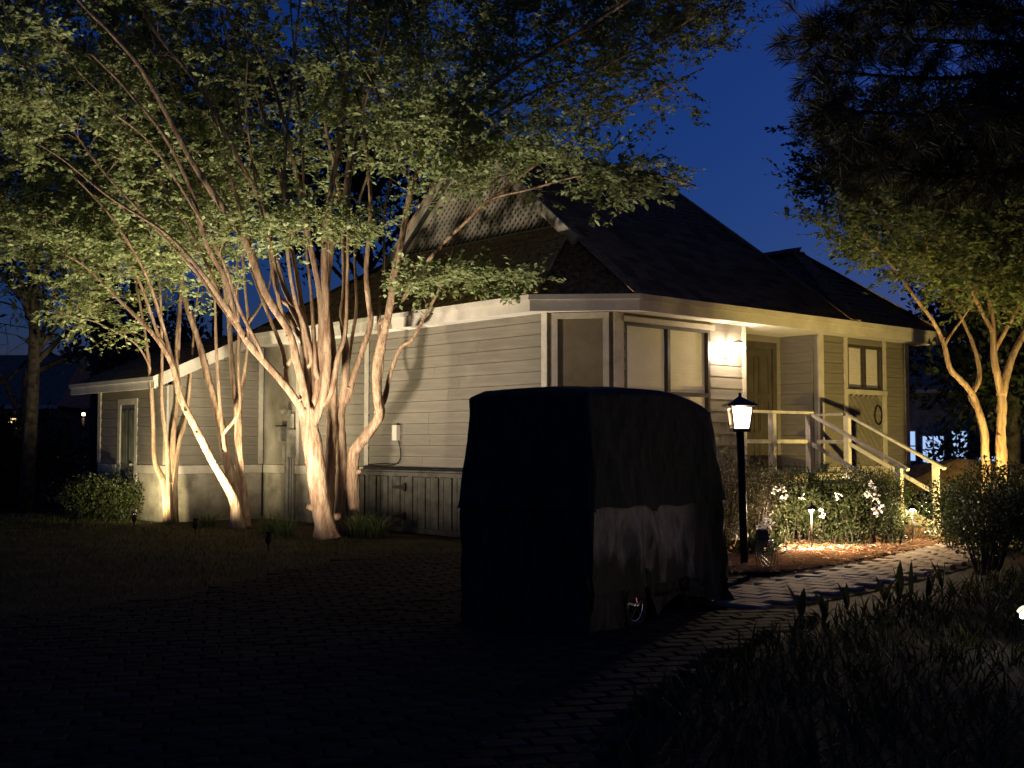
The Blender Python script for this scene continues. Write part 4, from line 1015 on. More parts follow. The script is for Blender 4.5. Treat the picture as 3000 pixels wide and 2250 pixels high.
# T4: behind and right of the main tree
Y4 = 17.5
T4 = Tree('crape_myrtle', 'forked tree right of the largest trunk, branches reaching over the roof', (at(1020,1500,Y4).x, Y4, 0), GRP, 'bark', 'leaf')
T4.stem(stem_px([(1004,1565),(1000,1430),(998,1320),(996,1219),(1012,1137),(1011,1017),(1004,925),(1010,820),(1000,600),(960,380),(930,150)], Y4, -.2), .1, .018, sides=16)
T4.stem(stem_px([(1020,1160),(1040,1089),(1064,1017),(1086,945),(1078,863),(1073,790),(1085,603),(1067,392),(1037,253),(940,60),(880,-80)], Y4-.05, -.9, False), .06, .016)
T4.stem(stem_px([(1036,1565),(1036,1440),(1040,1330),(1069,1282),(1112,1219),(1107,1157),(1107,1070),(1122,993),(1141,911),(1169,753),(1205,554),(1266,422),(1330,330),(1500,210),(1720,80),(1900,-40)], Y4+.05, -2.6), .1, .02, sides=16)
for pts, dy, r in (([(1010,1130),(1030,1000),(1045,900),(1040,760),(1050,600),(1110,420),(1150,200)], .3, .038), ([(1107,1150),(1120,1060),(1110,930),(1125,780),(1130,600),(1180,400),(1240,220),(1300,40)], .4, .04), ([(1141,911),(1150,800),(1200,660),(1290,520),(1380,430),(1480,330),(1580,200)], -1.2, .034)):
    T4.stem(stem_px(pts, Y4+RNG.normal(0,.1), dy, False), r, .012)
T4.stem(stem_px([(1205,554),(1163,434),(1120,320),(1085,229),(1000,90),(960,-60)], Y4-.9, -.4, False), .035, .012)
T4.stem(stem_px([(1110,1200),(1127,1166),(1146,1089),(1177,1017),(1209,993),(1247,920),(1290,840),(1340,700),(1400,560)], Y4-.3, -1.0, False), .045, .012)
T4.stem(stem_px([(1141,911),(1185,870),(1233,790),(1263,753),(1317,694),(1371,644),(1435,585),(1552,554),(1700,515),(1860,500),(2040,545)], Y4-.8, -2.6, False), .04, .01)
T4.stem(stem_px([(1371,644),(1470,560),(1600,460),(1740,370),(1900,280),(2060,200)], Y4-1.6, -1.8, False), .03, .009)
T4.stem(stem_px([(1266,422),(1400,360),(1560,270),(1750,200),(1950,100),(2080,20)], Y4-1.4, -1.6, False), .03, .009)
nrm = lambda m, s_: float(RNG.normal(m, s_))
# crown targets, by region of the canopy
T1.grow(sprays([(120,880),(330,900),(560,930),(640,860),(620,600),(400,420),(150,450),(60,640),(200,820)], 150, lambda x, y: back(19.9,.9))
        + sprays([(130,880),(210,860),(350,930),(430,990),(420,1050),(340,985),(200,945)], 34, lambda x, y: nrm(19.2,.2), 2, 15), leaves=38)
T2.grow(sprays([(-260,250),(150,330),(420,300),(600,380),(720,620),(680,860),(520,880),(380,800),(240,870),(60,760),(-120,690),(-300,560)], 600, lambda x, y: back(18.4,1.3))
        + sprays([(430,640),(520,560),(620,640),(560,760),(450,760)], 40, lambda x, y: nrm(17.6,.4))
        + sprays([(40,-250),(500,-250),(620,250),(350,330),(0,260)], 120, lambda x, y: nrm(18.6,.8)), leaves=50)
T3.grow(sprays([(-250,-420),(1150,-420),(1180,200),(1100,480),(980,560),(830,560),(700,520),(480,560),(250,480),(40,380),(-250,300)], 1080, lambda x, y: back(16.7,1.5))
        + sprays([(700,640),(860,600),(960,640),(880,700),(740,720)], 45, lambda x, y: nrm(16.2,.4)), leaves=50)
T4.grow(sprays([(900,-420),(1700,-420),(2050,-200),(2100,60),(2010,190),(1950,300),(1820,300),(1700,360),(1560,390),(1400,330),(1260,380),(1120,460),(980,380)], 1000, lambda x, y: back(15.9 if x > 1300 else 17.3, 1.1))
        + sprays([(1500,440),(1700,440),(1850,480),(2000,530),(2070,560),(1900,570),(1700,540),(1540,520)], 60, lambda x, y: nrm(14.6,.25), 3, 30)
        + sprays([(1150,800),(1250,765),(1400,790),(1560,815),(1500,835),(1300,830),(1180,840)], 46, lambda x, y: nrm(16.2,.18), 2, 14)
        + sprays([(985,655),(1060,645),(1125,670),(1060,700)], 14, lambda x, y: nrm(16.4,.12), 2, 10)
        + sprays([(1290,560),(1500,480),(1620,400),(1700,420),(1480,560)], 30, lambda x, y: nrm(15.4,.4))
        + sprays([(1180,330),(1400,330),(1430,420),(1360,480),(1280,540),(1200,560)], 90, lambda x, y: nrm(15.6,.4)), leaves=50)
for T_ in (T1, T2, T3, T4): T_.finish()
# right-hand crape myrtles, yellow lit
YR = 16.9
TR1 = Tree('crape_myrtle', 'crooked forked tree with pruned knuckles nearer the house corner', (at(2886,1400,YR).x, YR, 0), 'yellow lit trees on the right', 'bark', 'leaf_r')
TR1.stem(stem_px([(2888,1590),(2888,1400),(2886,1330),(2881,1258),(2862,1190),(2845,1150),(2812,1110),(2785,1079),(2769,1012),(2732,939),(2679,870),(2600,760),(2520,680)], YR, -.8), .078, .014)
TR1.stem(stem_px([(2845,1160),(2866,1120),(2868,1070),(2850,1006),(2818,933),(2779,866),(2720,740),(2700,600)], YR-.1, .3, False), .05, .013)
TR1.stem(stem_px([(2769,1012),(2800,960),(2822,930),(2860,860),(2880,740)], YR-.3, -.5, False), .025, .01)
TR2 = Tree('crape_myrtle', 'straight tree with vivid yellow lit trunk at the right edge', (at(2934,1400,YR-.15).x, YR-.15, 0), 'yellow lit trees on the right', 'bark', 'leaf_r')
TR2.stem(stem_px([(2936,1590),(2934,1370),(2931,1264),(2936,1171),(2926,1120),(2914,1065),(2905,933),(2880,780),(2850,600)], YR-.15, -.3), .105, .017, sides=16)
TR2.stem(stem_px([(2932,1150),(2964,1052),(3000,980),(3060,860),(3120,700)], YR-.2, .2, False), .07, .018)
TR2.stem(stem_px([(2914,1030),(2950,960),(2990,880),(3010,760),(2990,600)], YR-.25, -.6, False), .04, .014)
TR2.stem(stem_px([(2905,960),(2860,880),(2830,800),(2760,690),(2700,560)], YR-.3, -.9, False), .035, .012)
RP = [(2500,610),(2600,540),(2750,520),(3050,480),(3250,600),(3250,900),(3030,930),(2900,880),(2800,880),(2720,840),(2640,800),(2560,730)]
at_ = sprays(RP, 800, lambda x, y: nrm(16.6,1.0), 4, 42)+sprays([(2390,640),(2480,610),(2560,640),(2600,760),(2500,740)], 36, lambda x, y: nrm(16.3,.4), 3, 25); h_ = len(at_)//2
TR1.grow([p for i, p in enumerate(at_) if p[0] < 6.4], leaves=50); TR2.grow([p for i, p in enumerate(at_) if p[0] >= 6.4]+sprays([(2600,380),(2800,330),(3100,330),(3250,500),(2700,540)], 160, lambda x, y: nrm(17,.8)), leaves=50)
TR1.finish(); TR2.finish()

# pine at the right: trunk outside the picture, boughs with needle tufts hanging in
class Pine:
    pass
pb = Vector((6.6,11.9,0))
pine = thing('pine_tree', 'dark long needled pine hanging into the top right corner', 'tree', pb)
obj('trunk', MB().tube([Vector(p)-pb for p in crom([pb, pb+Vector((.05,.05,3)), pb+Vector((-.1,.1,6)), pb+Vector((0,0,10))], 6)], [.2,.19,.19,.18,.18,.17,.17,.17,.16,.16,.16,.15,.15,.15,.14,.14,.14,.12,.1][:19], 14), M['pbark'], pine, True)
tw = MB(); NP, ND = [], []
def tuft(p, d, n=85, L=.2):
    d = np.array(d); d = d/np.linalg.norm(d); v = d*.75+RNG.normal(0,.5,(n,3)); NP.append(np.array(p)-d*RNG.uniform(0,.12,(n,1))); ND.append(v)
boughs = [((3100,60),(2900,20),(2700,10),(2520,30),(2400,100)), ((3150,160),(2950,130),(2750,120),(2600,110),(2480,120),(2385,110)), ((3150,240),(2950,220),(2750,230),(2560,220),(2400,205)),
          ((3150,330),(2960,330),(2760,340),(2560,330),(2450,320)), ((3100,420),(2900,430),(2700,440),(2560,430),(2430,360)), ((3120,-60),(2900,-80),(2700,-60),(2560,-20)), ((3120,120),(2960,60),(2840,40),(2660,60)),
          ((3150,300),(3000,260),(2880,280),(2640,400),(2500,420)), ((3130,480),(2960,500),(2800,510),(2640,500),(2480,470))]
for b in boughs:
    y0 = pb.y; dY = RNG.uniform(-1.0,1.2); pts = [pb+Vector((0,0,at(b[0][0],b[0][1]+60,y0).z))]+[at(x, y, y0+dY*(i+1)/len(b)) for i, (x, y) in enumerate(b)]
    c = crom(pts, 6); tw.tube([p-pb for p in c], list(np.linspace(.045,.008,len(c))), 7, False)
    for i in range(6, len(c)):
        for k in range(3):
            dv = (c[i]-c[i-1]).normalized()*.5+Vector(RNG.normal(0,.5,3)); dv.z -= .1; e = c[i]+dv.normalized()*RNG.uniform(.1,.45)
            tw.tube([c[i]-pb, (c[i]+e)/2-pb+Vector((0,0,.02)), e-pb], [.008,.006,.005], 5, False); tuft(e, (e-c[i]), 42)
    tuft(c[-1], c[-1]-c[-3], 110)
obj('branches', tw, M['pbark'], pine, True, kind='stuff')
P = np.concatenate(NP); D = np.concatenate(ND); link('crown', leaf_mesh('crown', P, D, RNG.uniform(.17,.25,len(P)), M['needle'], .022, .1, tuple(pb)), pine, kind='stuff')

# ------------------------------------------------------------------ shrubs
def shrub_mesh(lobes, n, size, material, off, width=.6, shell=.45, up=.4):
    P, D = [], []; tot = sum(l[3]*l[4]*l[5] for l in lobes)
    for (x, y, z, rx, ry, rz) in lobes:
        k = int(n*rx*ry*rz/tot)+20; v = RNG.normal(size=(k,3)); v /= np.linalg.norm(v, axis=1, keepdims=True); r = RNG.random((k,1))**shell
        r *= 1+.16*np.sin(v[:, :1]*7+x*3)*np.cos(v[:, 1:2]*6+y)+RNG.normal(0,.05,(k,1))
        p = np.array([x,y,z])+v*r*np.array([rx,ry,rz]); ok_ = p[:,2] > .02; P.append(p[ok_]); D.append((v*.8+RNG.normal(0,.6,(k,3))+np.array([0,0,up]))[ok_])
    P = np.concatenate(P); D = np.concatenate(D); return leaf_mesh('foliage', P, D, RNG.uniform(*size, len(P)), material, width, .2, off)
def shrub(name, label, cat, lobes, n, size, m, group=None, stems=6, width=.6, shell=.45):
    bx_ = (lobes[0][0], lobes[0][1], 0); o = thing(name, label, cat, bx_, 0, group); mb = MB()
    for l in lobes:
        for k in range(stems):
            a = RNG.uniform(0,6.28); e = Vector((l[0]+math.cos(a)*l[3]*.6, l[1]+math.sin(a)*l[4]*.6, l[2]+l[5]*RNG.uniform(.1,.6))); b = Vector((l[0]+math.cos(a)*.06, l[1]+math.sin(a)*.06, 0))
            mb.tube(crom([b, b.lerp(e,.5)+Vector((0,0,.05)), e], 3), [.012,.011,.01,.009,.008,.006,.004], 5, False)
    obj('stems', mb, M['dbark'], o, True, off=bx_, kind='stuff'); link('foliage', shrub_mesh(lobes, n, size, M[m], bx_, width, shell), o, kind='stuff'); return o
shrub('clipped_hedge', 'clipped green boxwood hedge in front of the porch railing', 'hedge',
      [(3.4,15.75,.6,.42,.36,.46),(3.85,15.75,.62,.45,.36,.46),(4.3,15.72,.62,.45,.36,.46),(4.72,15.7,.6,.45,.36,.46),(5.12,15.9,.56,.4,.36,.46)], 28000, (.022,.038), 'boxwood')
shrub('wiry_shrub', 'loose grey brown twiggy shrub between the cart and lamp post', 'shrub',
      [(2.55,14.2,.75,.5,.45,.62),(2.95,14.3,.72,.42,.4,.55),(2.35,14.0,.5,.45,.4,.5)], 9000, (.03,.06), 'wiry', stems=14, width=.3, shell=.7)
def blossom(parent, p, off, r=.07, n=26):
    v = RNG.normal(size=(n,3)); v /= np.linalg.norm(v, axis=1, keepdims=True); v[:,1] -= .3
    link('blossom', leaf_mesh('blossom', np.array(p)+v*r*RNG.uniform(.2,.9,(n,1)), v+RNG.normal(0,.4,(n,3)), RNG.uniform(.03,.05,n), M['petal'], .9, .3, off), parent)
def azalea(label, lobes, n, blooms):
    o = shrub('azalea_bush', label, 'shrub', lobes, n, (.035,.06), 'azalea', 'white azaleas in the straw bed', 8, .45, .6)
    for b in blooms: blossom(o, at(*b), tuple(o.location), r=.04, n=15)
azalea('azalea bush behind the nearer path light, few white blooms on top', [(3.6,15.2,.44,.3,.22,.26),(3.95,15.2,.4,.32,.22,.26),(3.78,15.15,.62,.26,.2,.2),(3.45,15.0,.16,.2,.14,.12),(4.1,15.05,.15,.2,.14,.1)], 4600,
       [(2270,1437,15.00),(2293,1437,15.00),(2298,1455,14.97),(2350,1455,14.97),(2405,1503,14.95)])
azalea('azalea bush with bright white bloom cluster nearer the handrail', [(4.45,15.2,.46,.33,.22,.28),(4.8,15.2,.42,.32,.22,.26),(4.62,15.15,.68,.28,.2,.2),(4.4,15.0,.18,.2,.14,.14),(4.95,15.1,.18,.22,.14,.14)], 5000,
       [(2478,1397,15.05),(2455,1452,14.90),(2553,1420,15.05),(2557,1440,15.00),(2545,1448,14.95),(2562,1455,14.95),(2575,1482,14.87),(2585,1490,14.87),(2570,1500,14.85),(2563,1497,14.85)])
lb = thing('white_flower_clump', 'small plant with bright white flower head beside the lamp post', 'plant', (2.98,13.7,0), 0)
link('foliage', shrub_mesh([(2.98,13.75,.14,.2,.16,.14),(2.75,13.8,.12,.18,.15,.12)], 700, (.05,.1), M['azalea'], (2.98,13.7,0), .45), lb, kind='stuff')
for (x, y) in ((2228,1543),(2240,1530),(2247,1520),(2255,1537),(2236,1548)): blossom(lb, at(x, y, 13.55), (2.98,13.7,0), r=.05, n=22)
def pot(): pass
dg = thing('dry_grass_tuft', 'tan dry grass tuft around the farther path light', 'grass', (5.45,15.95,0))
n = 420; a = RNG.uniform(0,6.28,n); rr = RNG.uniform(0,.22,n)
link('blades', blade_mesh('blades', np.c_[rr*np.cos(a), rr*np.sin(a), 0*a], RNG.uniform(.25,.5,n), np.c_[np.cos(a),np.sin(a)]*RNG.uniform(.02,.3,(n,1)), RNG.uniform(.004,.008,n), M['dry'], 4, droop=1.2), dg, kind='stuff')
# fallen petals
q = scatter([(2.75,13.3),(3.2,13.9),(4.0,14.3),(4.9,15.0),(4.4,14.75),(3.4,14.5),(2.9,14.2)], 30); n = 30
link('fallen_petals', leaf_mesh('fallen_petals', np.repeat(np.c_[q, np.full(n,.075)], 7, 0)+RNG.normal(0,.02,(n*7,3))*[1,1,.3], RNG.normal(0,1,(n*7,3))*[1,1,.5], RNG.uniform(.03,.05,n*7), M['petal'], .8, .3), kind='stuff', label='white petals fallen on the pine straw', cat='petals')
# dark shrubs to the right
shrub('round_shrub', 'rounded dark green shrub below the yellow lit trunks', 'shrub', [(6.05,14.6,.6,.62,.6,.55),(6.65,14.7,.52,.5,.5,.5),(5.6,14.9,.5,.4,.4,.45)], 16000, (.03,.05), 'boxwood')
shrub('spreading_shrub', 'low dark spreading shrub with open twigs beside the walkway', 'shrub', [(5.2,12.6,.55,.55,.5,.4),(5.75,12.8,.55,.5,.5,.42),(4.9,12.2,.4,.35,.3,.25)], 9000, (.03,.055), 'leaf_dark', stems=16)
shrub('door_shrub', 'bushy shrub with small pale blooms beside the shed door', 'shrub', [(-7.35,21.0,.42,.55,.5,.42),(-6.95,20.9,.35,.45,.4,.35),(-7.8,21.2,.4,.4,.4,.4)], 8000, (.035,.06), 'azalea', stems=8)
# liriope tufts at the tree feet
def tuftgrass(loc, n, h, label, spread=.2):
    o = thing('liriope_tuft', label, 'grass', loc, 0, 'strap leaved tufts at the tree feet'); a = RNG.uniform(0,6.28,n); rr = RNG.uniform(0,.13,n)
    link('blades', blade_mesh('blades', np.c_[rr*np.cos(a), rr*np.sin(a), 0*a], RNG.uniform(.7,1.5,n)*h, np.c_[np.cos(a),np.sin(a)]*RNG.uniform(.05,spread*1.6,(n,1)), RNG.uniform(.008,.014,n), M['liriope'], 4, droop=1.3), o, kind='stuff')
tuftgrass((-3.35,17.3,0), 130, .42, 'arching grass tuft left of the largest trunk', .25)
tuftgrass((-2.25,17.15,0), 170, .46, 'arching grass tuft between the largest trunk and its right neighbour', .28)
tuftgrass((-1.95,17.0,0), 150, .4, 'arching grass tuft below the forked tree', .28)
tuftgrass((-3.7,17.9,0), 110, .36, 'low grass tuft behind the lawn spotlight', .25)
tuftgrass((-5.0,19.2,0), 90, .3, 'small grass tuft between the slim and leaning trees', .2)

# strap-leaved planting in the right foreground
inner = [(.34,4.3),(.44,5.0),(.53,5.7),(.9,6.6),(1.45,7.6),(2.05,8.5),(2.75,9.35),(3.5,10.25),(4.35,11.2),(5.0,12.0),(6.5,11.6),(6.5,4.3)]
q = scatter(inner, 7500); q = q[np.hypot(q[:,0]-3.42, q[:,1]-7.85) > .32]; n = len(q)
link('strap_leaf_planting', blade_mesh('strap_leaf_planting', np.c_[q, np.zeros(n)], RNG.uniform(.07,.21,n), RNG.normal(0,.08,(n,2)), RNG.uniform(.01,.022,n), M['strap'], 4, droop=.3), kind='stuff', label='dense dark strap leaved planting filling the right foreground', cat='plants')
# taller broad leaved shoots rising over its edge, each its own plant
def shoot(px, py, Y, hgt, nl, label, wd=.05):
    b = at(px, py, Y); b.z = 0; o = thing('broad_leaf_shoot', label, 'plant', b, 0, 'broad leaved shoots along the walkway')
    for k in range(nl):
        a = RNG.uniform(0,6.28) if nl > 1 else 0; ln = hgt*RNG.uniform(.75,1.05); s_ = RNG.uniform(.02,.14) if nl > 1 else .01; dx = Vector((math.cos(a),math.sin(a)*.5,0)); sd = Vector((math.cos(a+1.2),math.sin(a+1.2)*.4,0)).normalized() if nl > 1 else Vector((1,0,0)); vs = []
        for i in range(7):
            t = i/6; c = dx*s_*t**1.7+Vector((0,0,ln*t)); w_ = wd*max(0,(math.sin(math.pi*min(1,.12+.88*t))**.8))*.5*(1 if t > .3 else .35+t*2); vs += [c-sd*w_, c+Vector((0,.012,0)), c+sd*w_]
        obj('leaf', MB().add(vs, [(i*3+j, i*3+j+1, i*3+j+4, i*3+j+3) for i in range(6) for j in range(2)]), M['strap'], o, True)
for i, (px, py, Y, hg, nl, lb_) in enumerate([(2632,1640,10.0,.60,2,'tall twin leaved shoot before the lit walkway'), (2666,1610,10.1,.62,1,'tallest single bud stalk before the lit walkway'), (2590,1690,9.9,.42,3,'short three leaved shoot left of the tall shoots'),
     (2480,1690,9.4,.42,2,'slim shoot over the middle of the walkway'), (2345,1700,9.0,.46,3,'broad pair of leaves at the near walkway edge'), (2760,1650,10.6,.5,4,'leafy shoot right of the tall shoots'), (2720,1690,10.2,.4,3,'low shoot right of the bud stalk'), (2415,1735,9.0,.36,3,'low leafy shoot between the walkway shoots')]):
    shoot(px, py, Y, hg*.62, nl, lb_, .07 if i in (0,4) else .045)
# ------------------------------------------------------------------ what lies behind: neighbours, far trees, far lights
def bgtree(name, label, base, lobes, n, size, m, trunk=(.16,3), group='dark trees behind the house', bark='dbark'):
    b = Vector((*base, 0)); o = thing(name, label, 'tree', b, 0, group)
    mb = MB(); top = Vector((lobes[0][0], lobes[0][1], lobes[0][2])); mb.tube([p-b for p in crom([b, b.lerp(top,.5)+Vector((.1,0,0)), top], 4)], list(np.linspace(trunk[0], trunk[0]*.4, 9)), 10)
    obj('trunk', mb, M[bark], o, True); mb = MB()
    for l in lobes[1:]:
        e = Vector(l[:3]); s_ = b.lerp(top, min(.9, max(.3, (l[2]-.5)/max(1, top.z)*.8))); mb.tube([p-b for p in crom([s_, s_.lerp(e,.5)+Vector((0,0,.2)), e], 3)], list(np.linspace(.07,.02,7)), 6, False)
    if mb.v: obj('branches', mb, M[bark], o, True, kind='stuff')
    link('crown', shrub_mesh(lobes, n, size, M[m], tuple(b), .6, .6, .1), o, kind='stuff')
r_ = random.Random(5)
def lobes_for(x, y, h0, h1, w_, k):
    out = [(x, y, (h0+h1)/2, w_*.7, w_*.7, (h1-h0)*.45)]
    for _ in range(k): out.append((x+r_.uniform(-.8,.8)*w_, y+r_.uniform(-.6,.6)*w_, r_.uniform(h0+.8, h1-.6), w_*r_.uniform(.35,.6), w_*r_.uniform(.35,.6), r_.uniform(.7,1.5)))
    return out
# left side: evergreen screen, two tall pines, a bare tree
for i, (x, y, h0, h1, w_, lb_) in enumerate([(-12.5,27,0,1.75,1.8,'dark evergreen screen nearest the shed corner'), (-15.2,29,0,1.7,1.7,'dark evergreen shrub mass below the far left roof'), (-11.2,24.5,0,1.6,1.2,'low dark evergreen left of the shed'),
       (-13.6,25.5,0,1.4,1.3,'low dark evergreen at the far left edge'), (-9.6,30,0,4.6,1.7,'dark evergreen rising behind the shed roof'), (-7.0,31,0,4.6,1.7,'dark evergreen behind the low roof between the pines')]):
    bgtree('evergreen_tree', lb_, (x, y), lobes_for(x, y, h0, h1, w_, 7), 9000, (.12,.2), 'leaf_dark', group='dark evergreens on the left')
for x, y, lb_ in ((-9.8,23.5,'tall dark tree behind the canopy at the top left corner'), (-6.6,25.5,'tall dark tree behind the lit canopy, left of the roof'), (-3.6,28.5,'tall dark tree behind the house seen between the lit stems')):
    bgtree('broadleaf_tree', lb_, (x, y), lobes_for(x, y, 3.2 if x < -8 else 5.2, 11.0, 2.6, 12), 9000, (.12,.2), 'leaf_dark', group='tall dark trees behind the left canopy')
def bigpine(px, Y, r, label, H=15):
    b = at(px, 1300, Y); b.z = 0; o = thing('tall_pine', label, 'tree', b, 0, 'tall pine trunks behind the shed')
    n = 24; mb = MB().tube([(0.02*math.sin(i*.7), 0, H*i/(n-1)) for i in range(n)], [r*(1-.35*i/(n-1))*(1+.03*math.sin(i*2.3)) for i in range(n)], 18); obj('trunk', mb, M['pbark'], o, True)
    P, D = [], []; tw = MB()
    for k in range(26):
        a = RNG.uniform(0,6.28); z = RNG.uniform(H*.62,H); L = RNG.uniform(.8,2.4)*(1.25-z/H*.6); e = Vector((math.cos(a)*L, math.sin(a)*L, z+RNG.uniform(-.2,.5))); tw.tube([(0,0,z),(e*.5)+Vector((0,0,z*.5+.15)),e], [.04,.025,.01], 5, False)
        for q in range(8):
            c = np.array(e)*(1-q*.06)+RNG.normal(0,.25,3); c[2] = e.z+RNG.normal(0,.2); v = RNG.normal(0,1,(40,3)); P.append(np.tile(c,(40,1))); D.append(v)
    obj('branches', tw, M['pbark'], o, True, kind='stuff'); P = np.concatenate(P); D = np.concatenate(D)
    link('crown', leaf_mesh('crown', P, D, RNG.uniform(.2,.34,len(P)), M['needle'], .03, .1), o, kind='stuff')
bigpine(296, 29, .30, 'thick pine trunk farther left behind the shed roof')
bigpine(402, 27, .24, 'thinner pine trunk nearer the house behind the shed roof')
def baretree(base, label, H, seed, lean=(0,0)):
    rr = random.Random(seed); b = Vector((*base,0)); o = thing('bare_tree', label, 'tree', b, 0); mb = MB()
    def br(p, d, L, r, dep):
        pts = [p]; q = p
        for i in range(4):
            d = (d+Vector((rr.gauss(0,.13),rr.gauss(0,.13),rr.gauss(0,.08)))).normalized(); q = q+d*L/4; pts.append(q)
        mb.tube(pts, list(np.linspace(r, r*.55, 5)), 6 if dep < 2 else 4, False)
        if dep < 5:
            for k in range(3 if dep < 2 else 2+(rr.random() < .4)):
                t = rr.choice(pts[2:]); nd = (d*.7+Vector((rr.gauss(0,.6),rr.gauss(0,.6),rr.gauss(.05,.3)))).normalized(); br(t, nd, L*rr.uniform(.55,.8), r*.5, dep+1)
    br(Vector((0,0,0)), Vector((lean[0],lean[1],1)).normalized(), H, .16, 0); obj('trunk', mb, M['dbark'], o, True)
baretree((-13.0,23.5), 'leafless tree with fine branches against the sky at left', 3.2, 3, (.15,0))
baretree((-10.6,26.0), 'second leafless tree with drooping fine branches left of the pines', 3.0, 9, (-.25,0))
# dark trees to the right and behind
for i, (x, y, h0, h1, w_, n, lb_) in enumerate([(9.2,21.5,1.6,8.2,2.4,9000,'tall dark broadleaf tree right of the house corner'), (11.5,27,.8,7.5,2.6,8000,'dark tree filling the right edge behind the yellow trunks'), (13.5,22,.6,6.5,2.0,7000,'dark tree beyond the right frame edge'),
       (8.0,30,.5,4.6,2.2,7000,'low dark tree just past the house corner'), (15.5,36,1.8,7,3.2,7000,'broad dark tree far to the right over the lit windows'), (6.2,27.0,.3,3.4,1.2,4000,'small dark tree close behind the house corner')]):
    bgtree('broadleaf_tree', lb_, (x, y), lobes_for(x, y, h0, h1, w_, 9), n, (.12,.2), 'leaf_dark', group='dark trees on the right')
pt = [(2420,560),(2600,420),(2800,400),(3050,380),(3250,560),(3100,760),(2800,640),(2560,640)]
BT = Tree('broadleaf_tree', 'dark leafy tree between the pine boughs and yellow lit crowns', (9.4,19.2,0), 'dark trees on the right', 'dbark', 'leaf_dark')
BT.stem([Vector((9.4,19.2,0)),Vector((9.2,19.1,2.5)),Vector((8.4,18.8,4.2)),Vector((7.2,18.6,5.4))], .2, .05); BT.stem([Vector((9.2,19.1,2.6)),Vector((9.4,19.0,4.5)),Vector((9.0,18.8,6.2))], .1, .04)
BT.stem([Vector((8.4,18.8,4.2)),Vector((7.0,18.4,4.6)),Vector((5.9,18.2,4.9))], .06, .02)
BT.grow(sprays(pt, 420, lambda x, y: nrm(18.5,.7))+sprays([(2330,450),(2480,340),(2600,330),(2560,520),(2420,560)], 60, lambda x, y: nrm(18.2,.4)), leaves=40, lsize=(.07,.11), spray=.55); BT.finish()
# neighbour on the left: lit gable end
def nhouse(name, label, loc, rz, L, Dp, H, RH, wins, wallm, litm, roofm='shingle'):
    o = thing(name, label, 'house', loc, rz, 'neighbouring houses')
    w_ = obj('wall', MB().box((-L/2,0,0),(L/2,Dp,H)), M[wallm], o)
    mb = MB(); mb.add([(-L/2-.4,-.4,H),(L/2+.4,-.4,H),(L/2+.4,Dp+.4,H),(-L/2-.4,Dp+.4,H),(-L/2-.4,Dp/2,H+RH),(L/2+.4,Dp/2,H+RH)], [(0,1,5,4),(2,3,4,5),(0,4,3),(1,2,5),(3,2,1,0)]); obj('roof', mb, M[roofm], o)
    obj('eave_trim', MB().box((-L/2-.42,-.44,H-.12),(L/2+.42,-.401,H+.02)), M['fascia'], o)
    for (x0, x1, z0, z1, k) in wins:
        f = obj('window', MB().box((x0-.06,-.05,z0-.06),(x1+.06,-.002,z1+.06)), M['fascia'], o); obj('pane', MB().box((x0,-.06,z0),(x1,-.052,z1)), litm, f)
        for q in range(1, k): xx = x0+(x1-x0)*q/k; obj('muntin', MB().box((xx-.03,-.075,z0),(xx+.03,-.061,z1)), M['fascia'], f)
        obj('muntin', MB().box((x0,-.074,(z0+z1)/2-.025),(x1,-.062,(z0+z1)/2+.025)), M['fascia'], f)
    return o
nhouse('neighbour_house', 'distant house with yellow lit windows at the far left edge', (-23.0,46,0), .1, 9, 7, 2.9, 2.3, [(-3.2,-1.6,1.9,2.4,3),(1.2,2.6,1.95,2.4,3),(2.9,3.9,1.95,2.4,2)], 'dbark', emit('warm_window', (1,.68,.25), 1.6))
nhouse('neighbour_house', 'distant house with cold blue lit windows at the right', (21.0,46.5,0), -.35, 13, 8, 3.6, 2.2, [(-5.2,-4.6,.7,1.9,1),(-4.3,-3.5,.6,1.7,2),(-3.2,-2.6,.5,1.9,1),(-2.2,-1.2,.45,.9,2),(1.0,2.1,1.9,3.0,2),(2.6,3.2,.6,1.8,1),(3.6,4.2,.6,1.0,1),(-1.2,-.6,2.2,2.9,1)], 'found', emit('cold_window', (.4,.6,1), 1.0))
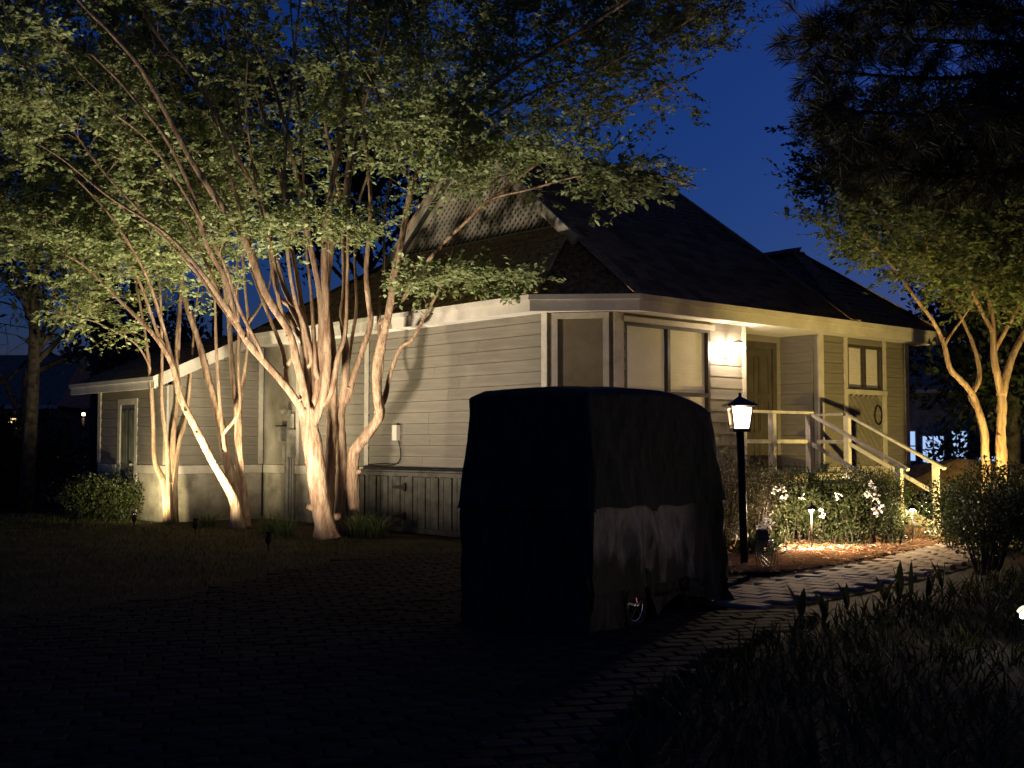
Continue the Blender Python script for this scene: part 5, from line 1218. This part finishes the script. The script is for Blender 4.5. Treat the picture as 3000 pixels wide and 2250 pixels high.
# the far street lamp at left and the yellow lit bank at right
sl = thing('street_lamp', 'small far lamp glowing between dark evergreens at left', 'lamp', (-12.0,32.5,0))
obj('post', MB().tube([(0,0,0),(0,0,2.1)], .04, 8), M['iron'], sl); obj('globe', MB().lathe((0,0,2.1), [(0,.06),(.04,.07),(.055,.1),(.04,.14),(0,.15)], 12), emit('far_lamp', (1,.7,.35), 9), sl, True)
li = bpy.data.lights.new('far', 'POINT'); li.energy = 25; li.color = (1,.75,.42); li.shadow_soft_size = .1; lo = bpy.data.objects.new('bulb', li); COL.objects.link(lo); lo.parent = sl; lo.location = (0,-.15,2.2)
bk = MB(); bk.add([(11.0,34,0),(16,33.2,0),(16.4,35,.0),(11,36,0),(11.3,35,.62),(13.2,34.4,.95),(15,34.2,.8),(16,34.6,.5)], [(0,1,5,4),(1,2,7,6),(1,6,5),(4,5,3),(5,6,3),(6,7,3),(7,2,3)]); obj('bank', bk, mat('lit_bank', (.3,.2,.08), .95, .3, 3, .4, 20, .1), kind='structure')
fl2 = thing('far_spotlight', 'far garden light before the yellow bank', 'spotlight', (13.4,32.6,0)); obj('case', MB().lathe((0,0,0), [(.05,0),(.06,.12),(.045,.14),(0,.14)], 10), M['iron'], fl2)
li = bpy.data.lights.new('far2', 'SPOT'); li.energy = 60; li.color = (1,.72,.3); li.spot_size = R(130); lo = bpy.data.objects.new('bulb', li); COL.objects.link(lo); lo.parent = fl2; lo.location = (0,.02,.2); lo.rotation_euler = Vector((0,1,.25)).to_track_quat('-Z','Y').to_euler()

# thin shrubs breaking up the far windows, and the wood that closes the horizon
for i, (x, y, w_, h_, lb_) in enumerate([(15.6,41,1.1,1.9,'thin dark shrub before the far cold lit windows, nearest the house'), (17.6,41.5,1.0,2.0,'thin dark shrub before the middle of the far cold lit windows'), (20.0,42,1.2,2.2,'thin dark shrub before the far windows at the right edge')]):
    shrub('thin_shrub', lb_, 'shrub', [(x,y,h_*.5,w_,.5,h_*.55)], 700, (.14,.26), 'leaf_dark', 'shrubs before the far windows', 7)
P, D = [], []
for k in range(90):
    th = -.75+1.5*k/89+RNG.normal(0,.01); rad = RNG.uniform(62,75); c_ = np.array([rad*math.sin(th), rad*math.cos(th), 0]); hh = RNG.uniform(3.5,6.5)
    p = c_+RNG.normal(0,1,(520,3))*np.array([1.6,1.2,0])+np.c_[np.zeros(520),np.zeros(520),hh*RNG.random(520)**.8]; P.append(p); D.append(RNG.normal(0,1,(520,3)))
P = np.concatenate(P); D = np.concatenate(D)
link('far_wood', leaf_mesh('far_wood', P, D, RNG.uniform(.5,.9,len(P)), M['leaf_dark'], .7, .2), kind='stuff', label='far dark wood closing the horizon behind the houses', cat='wood')
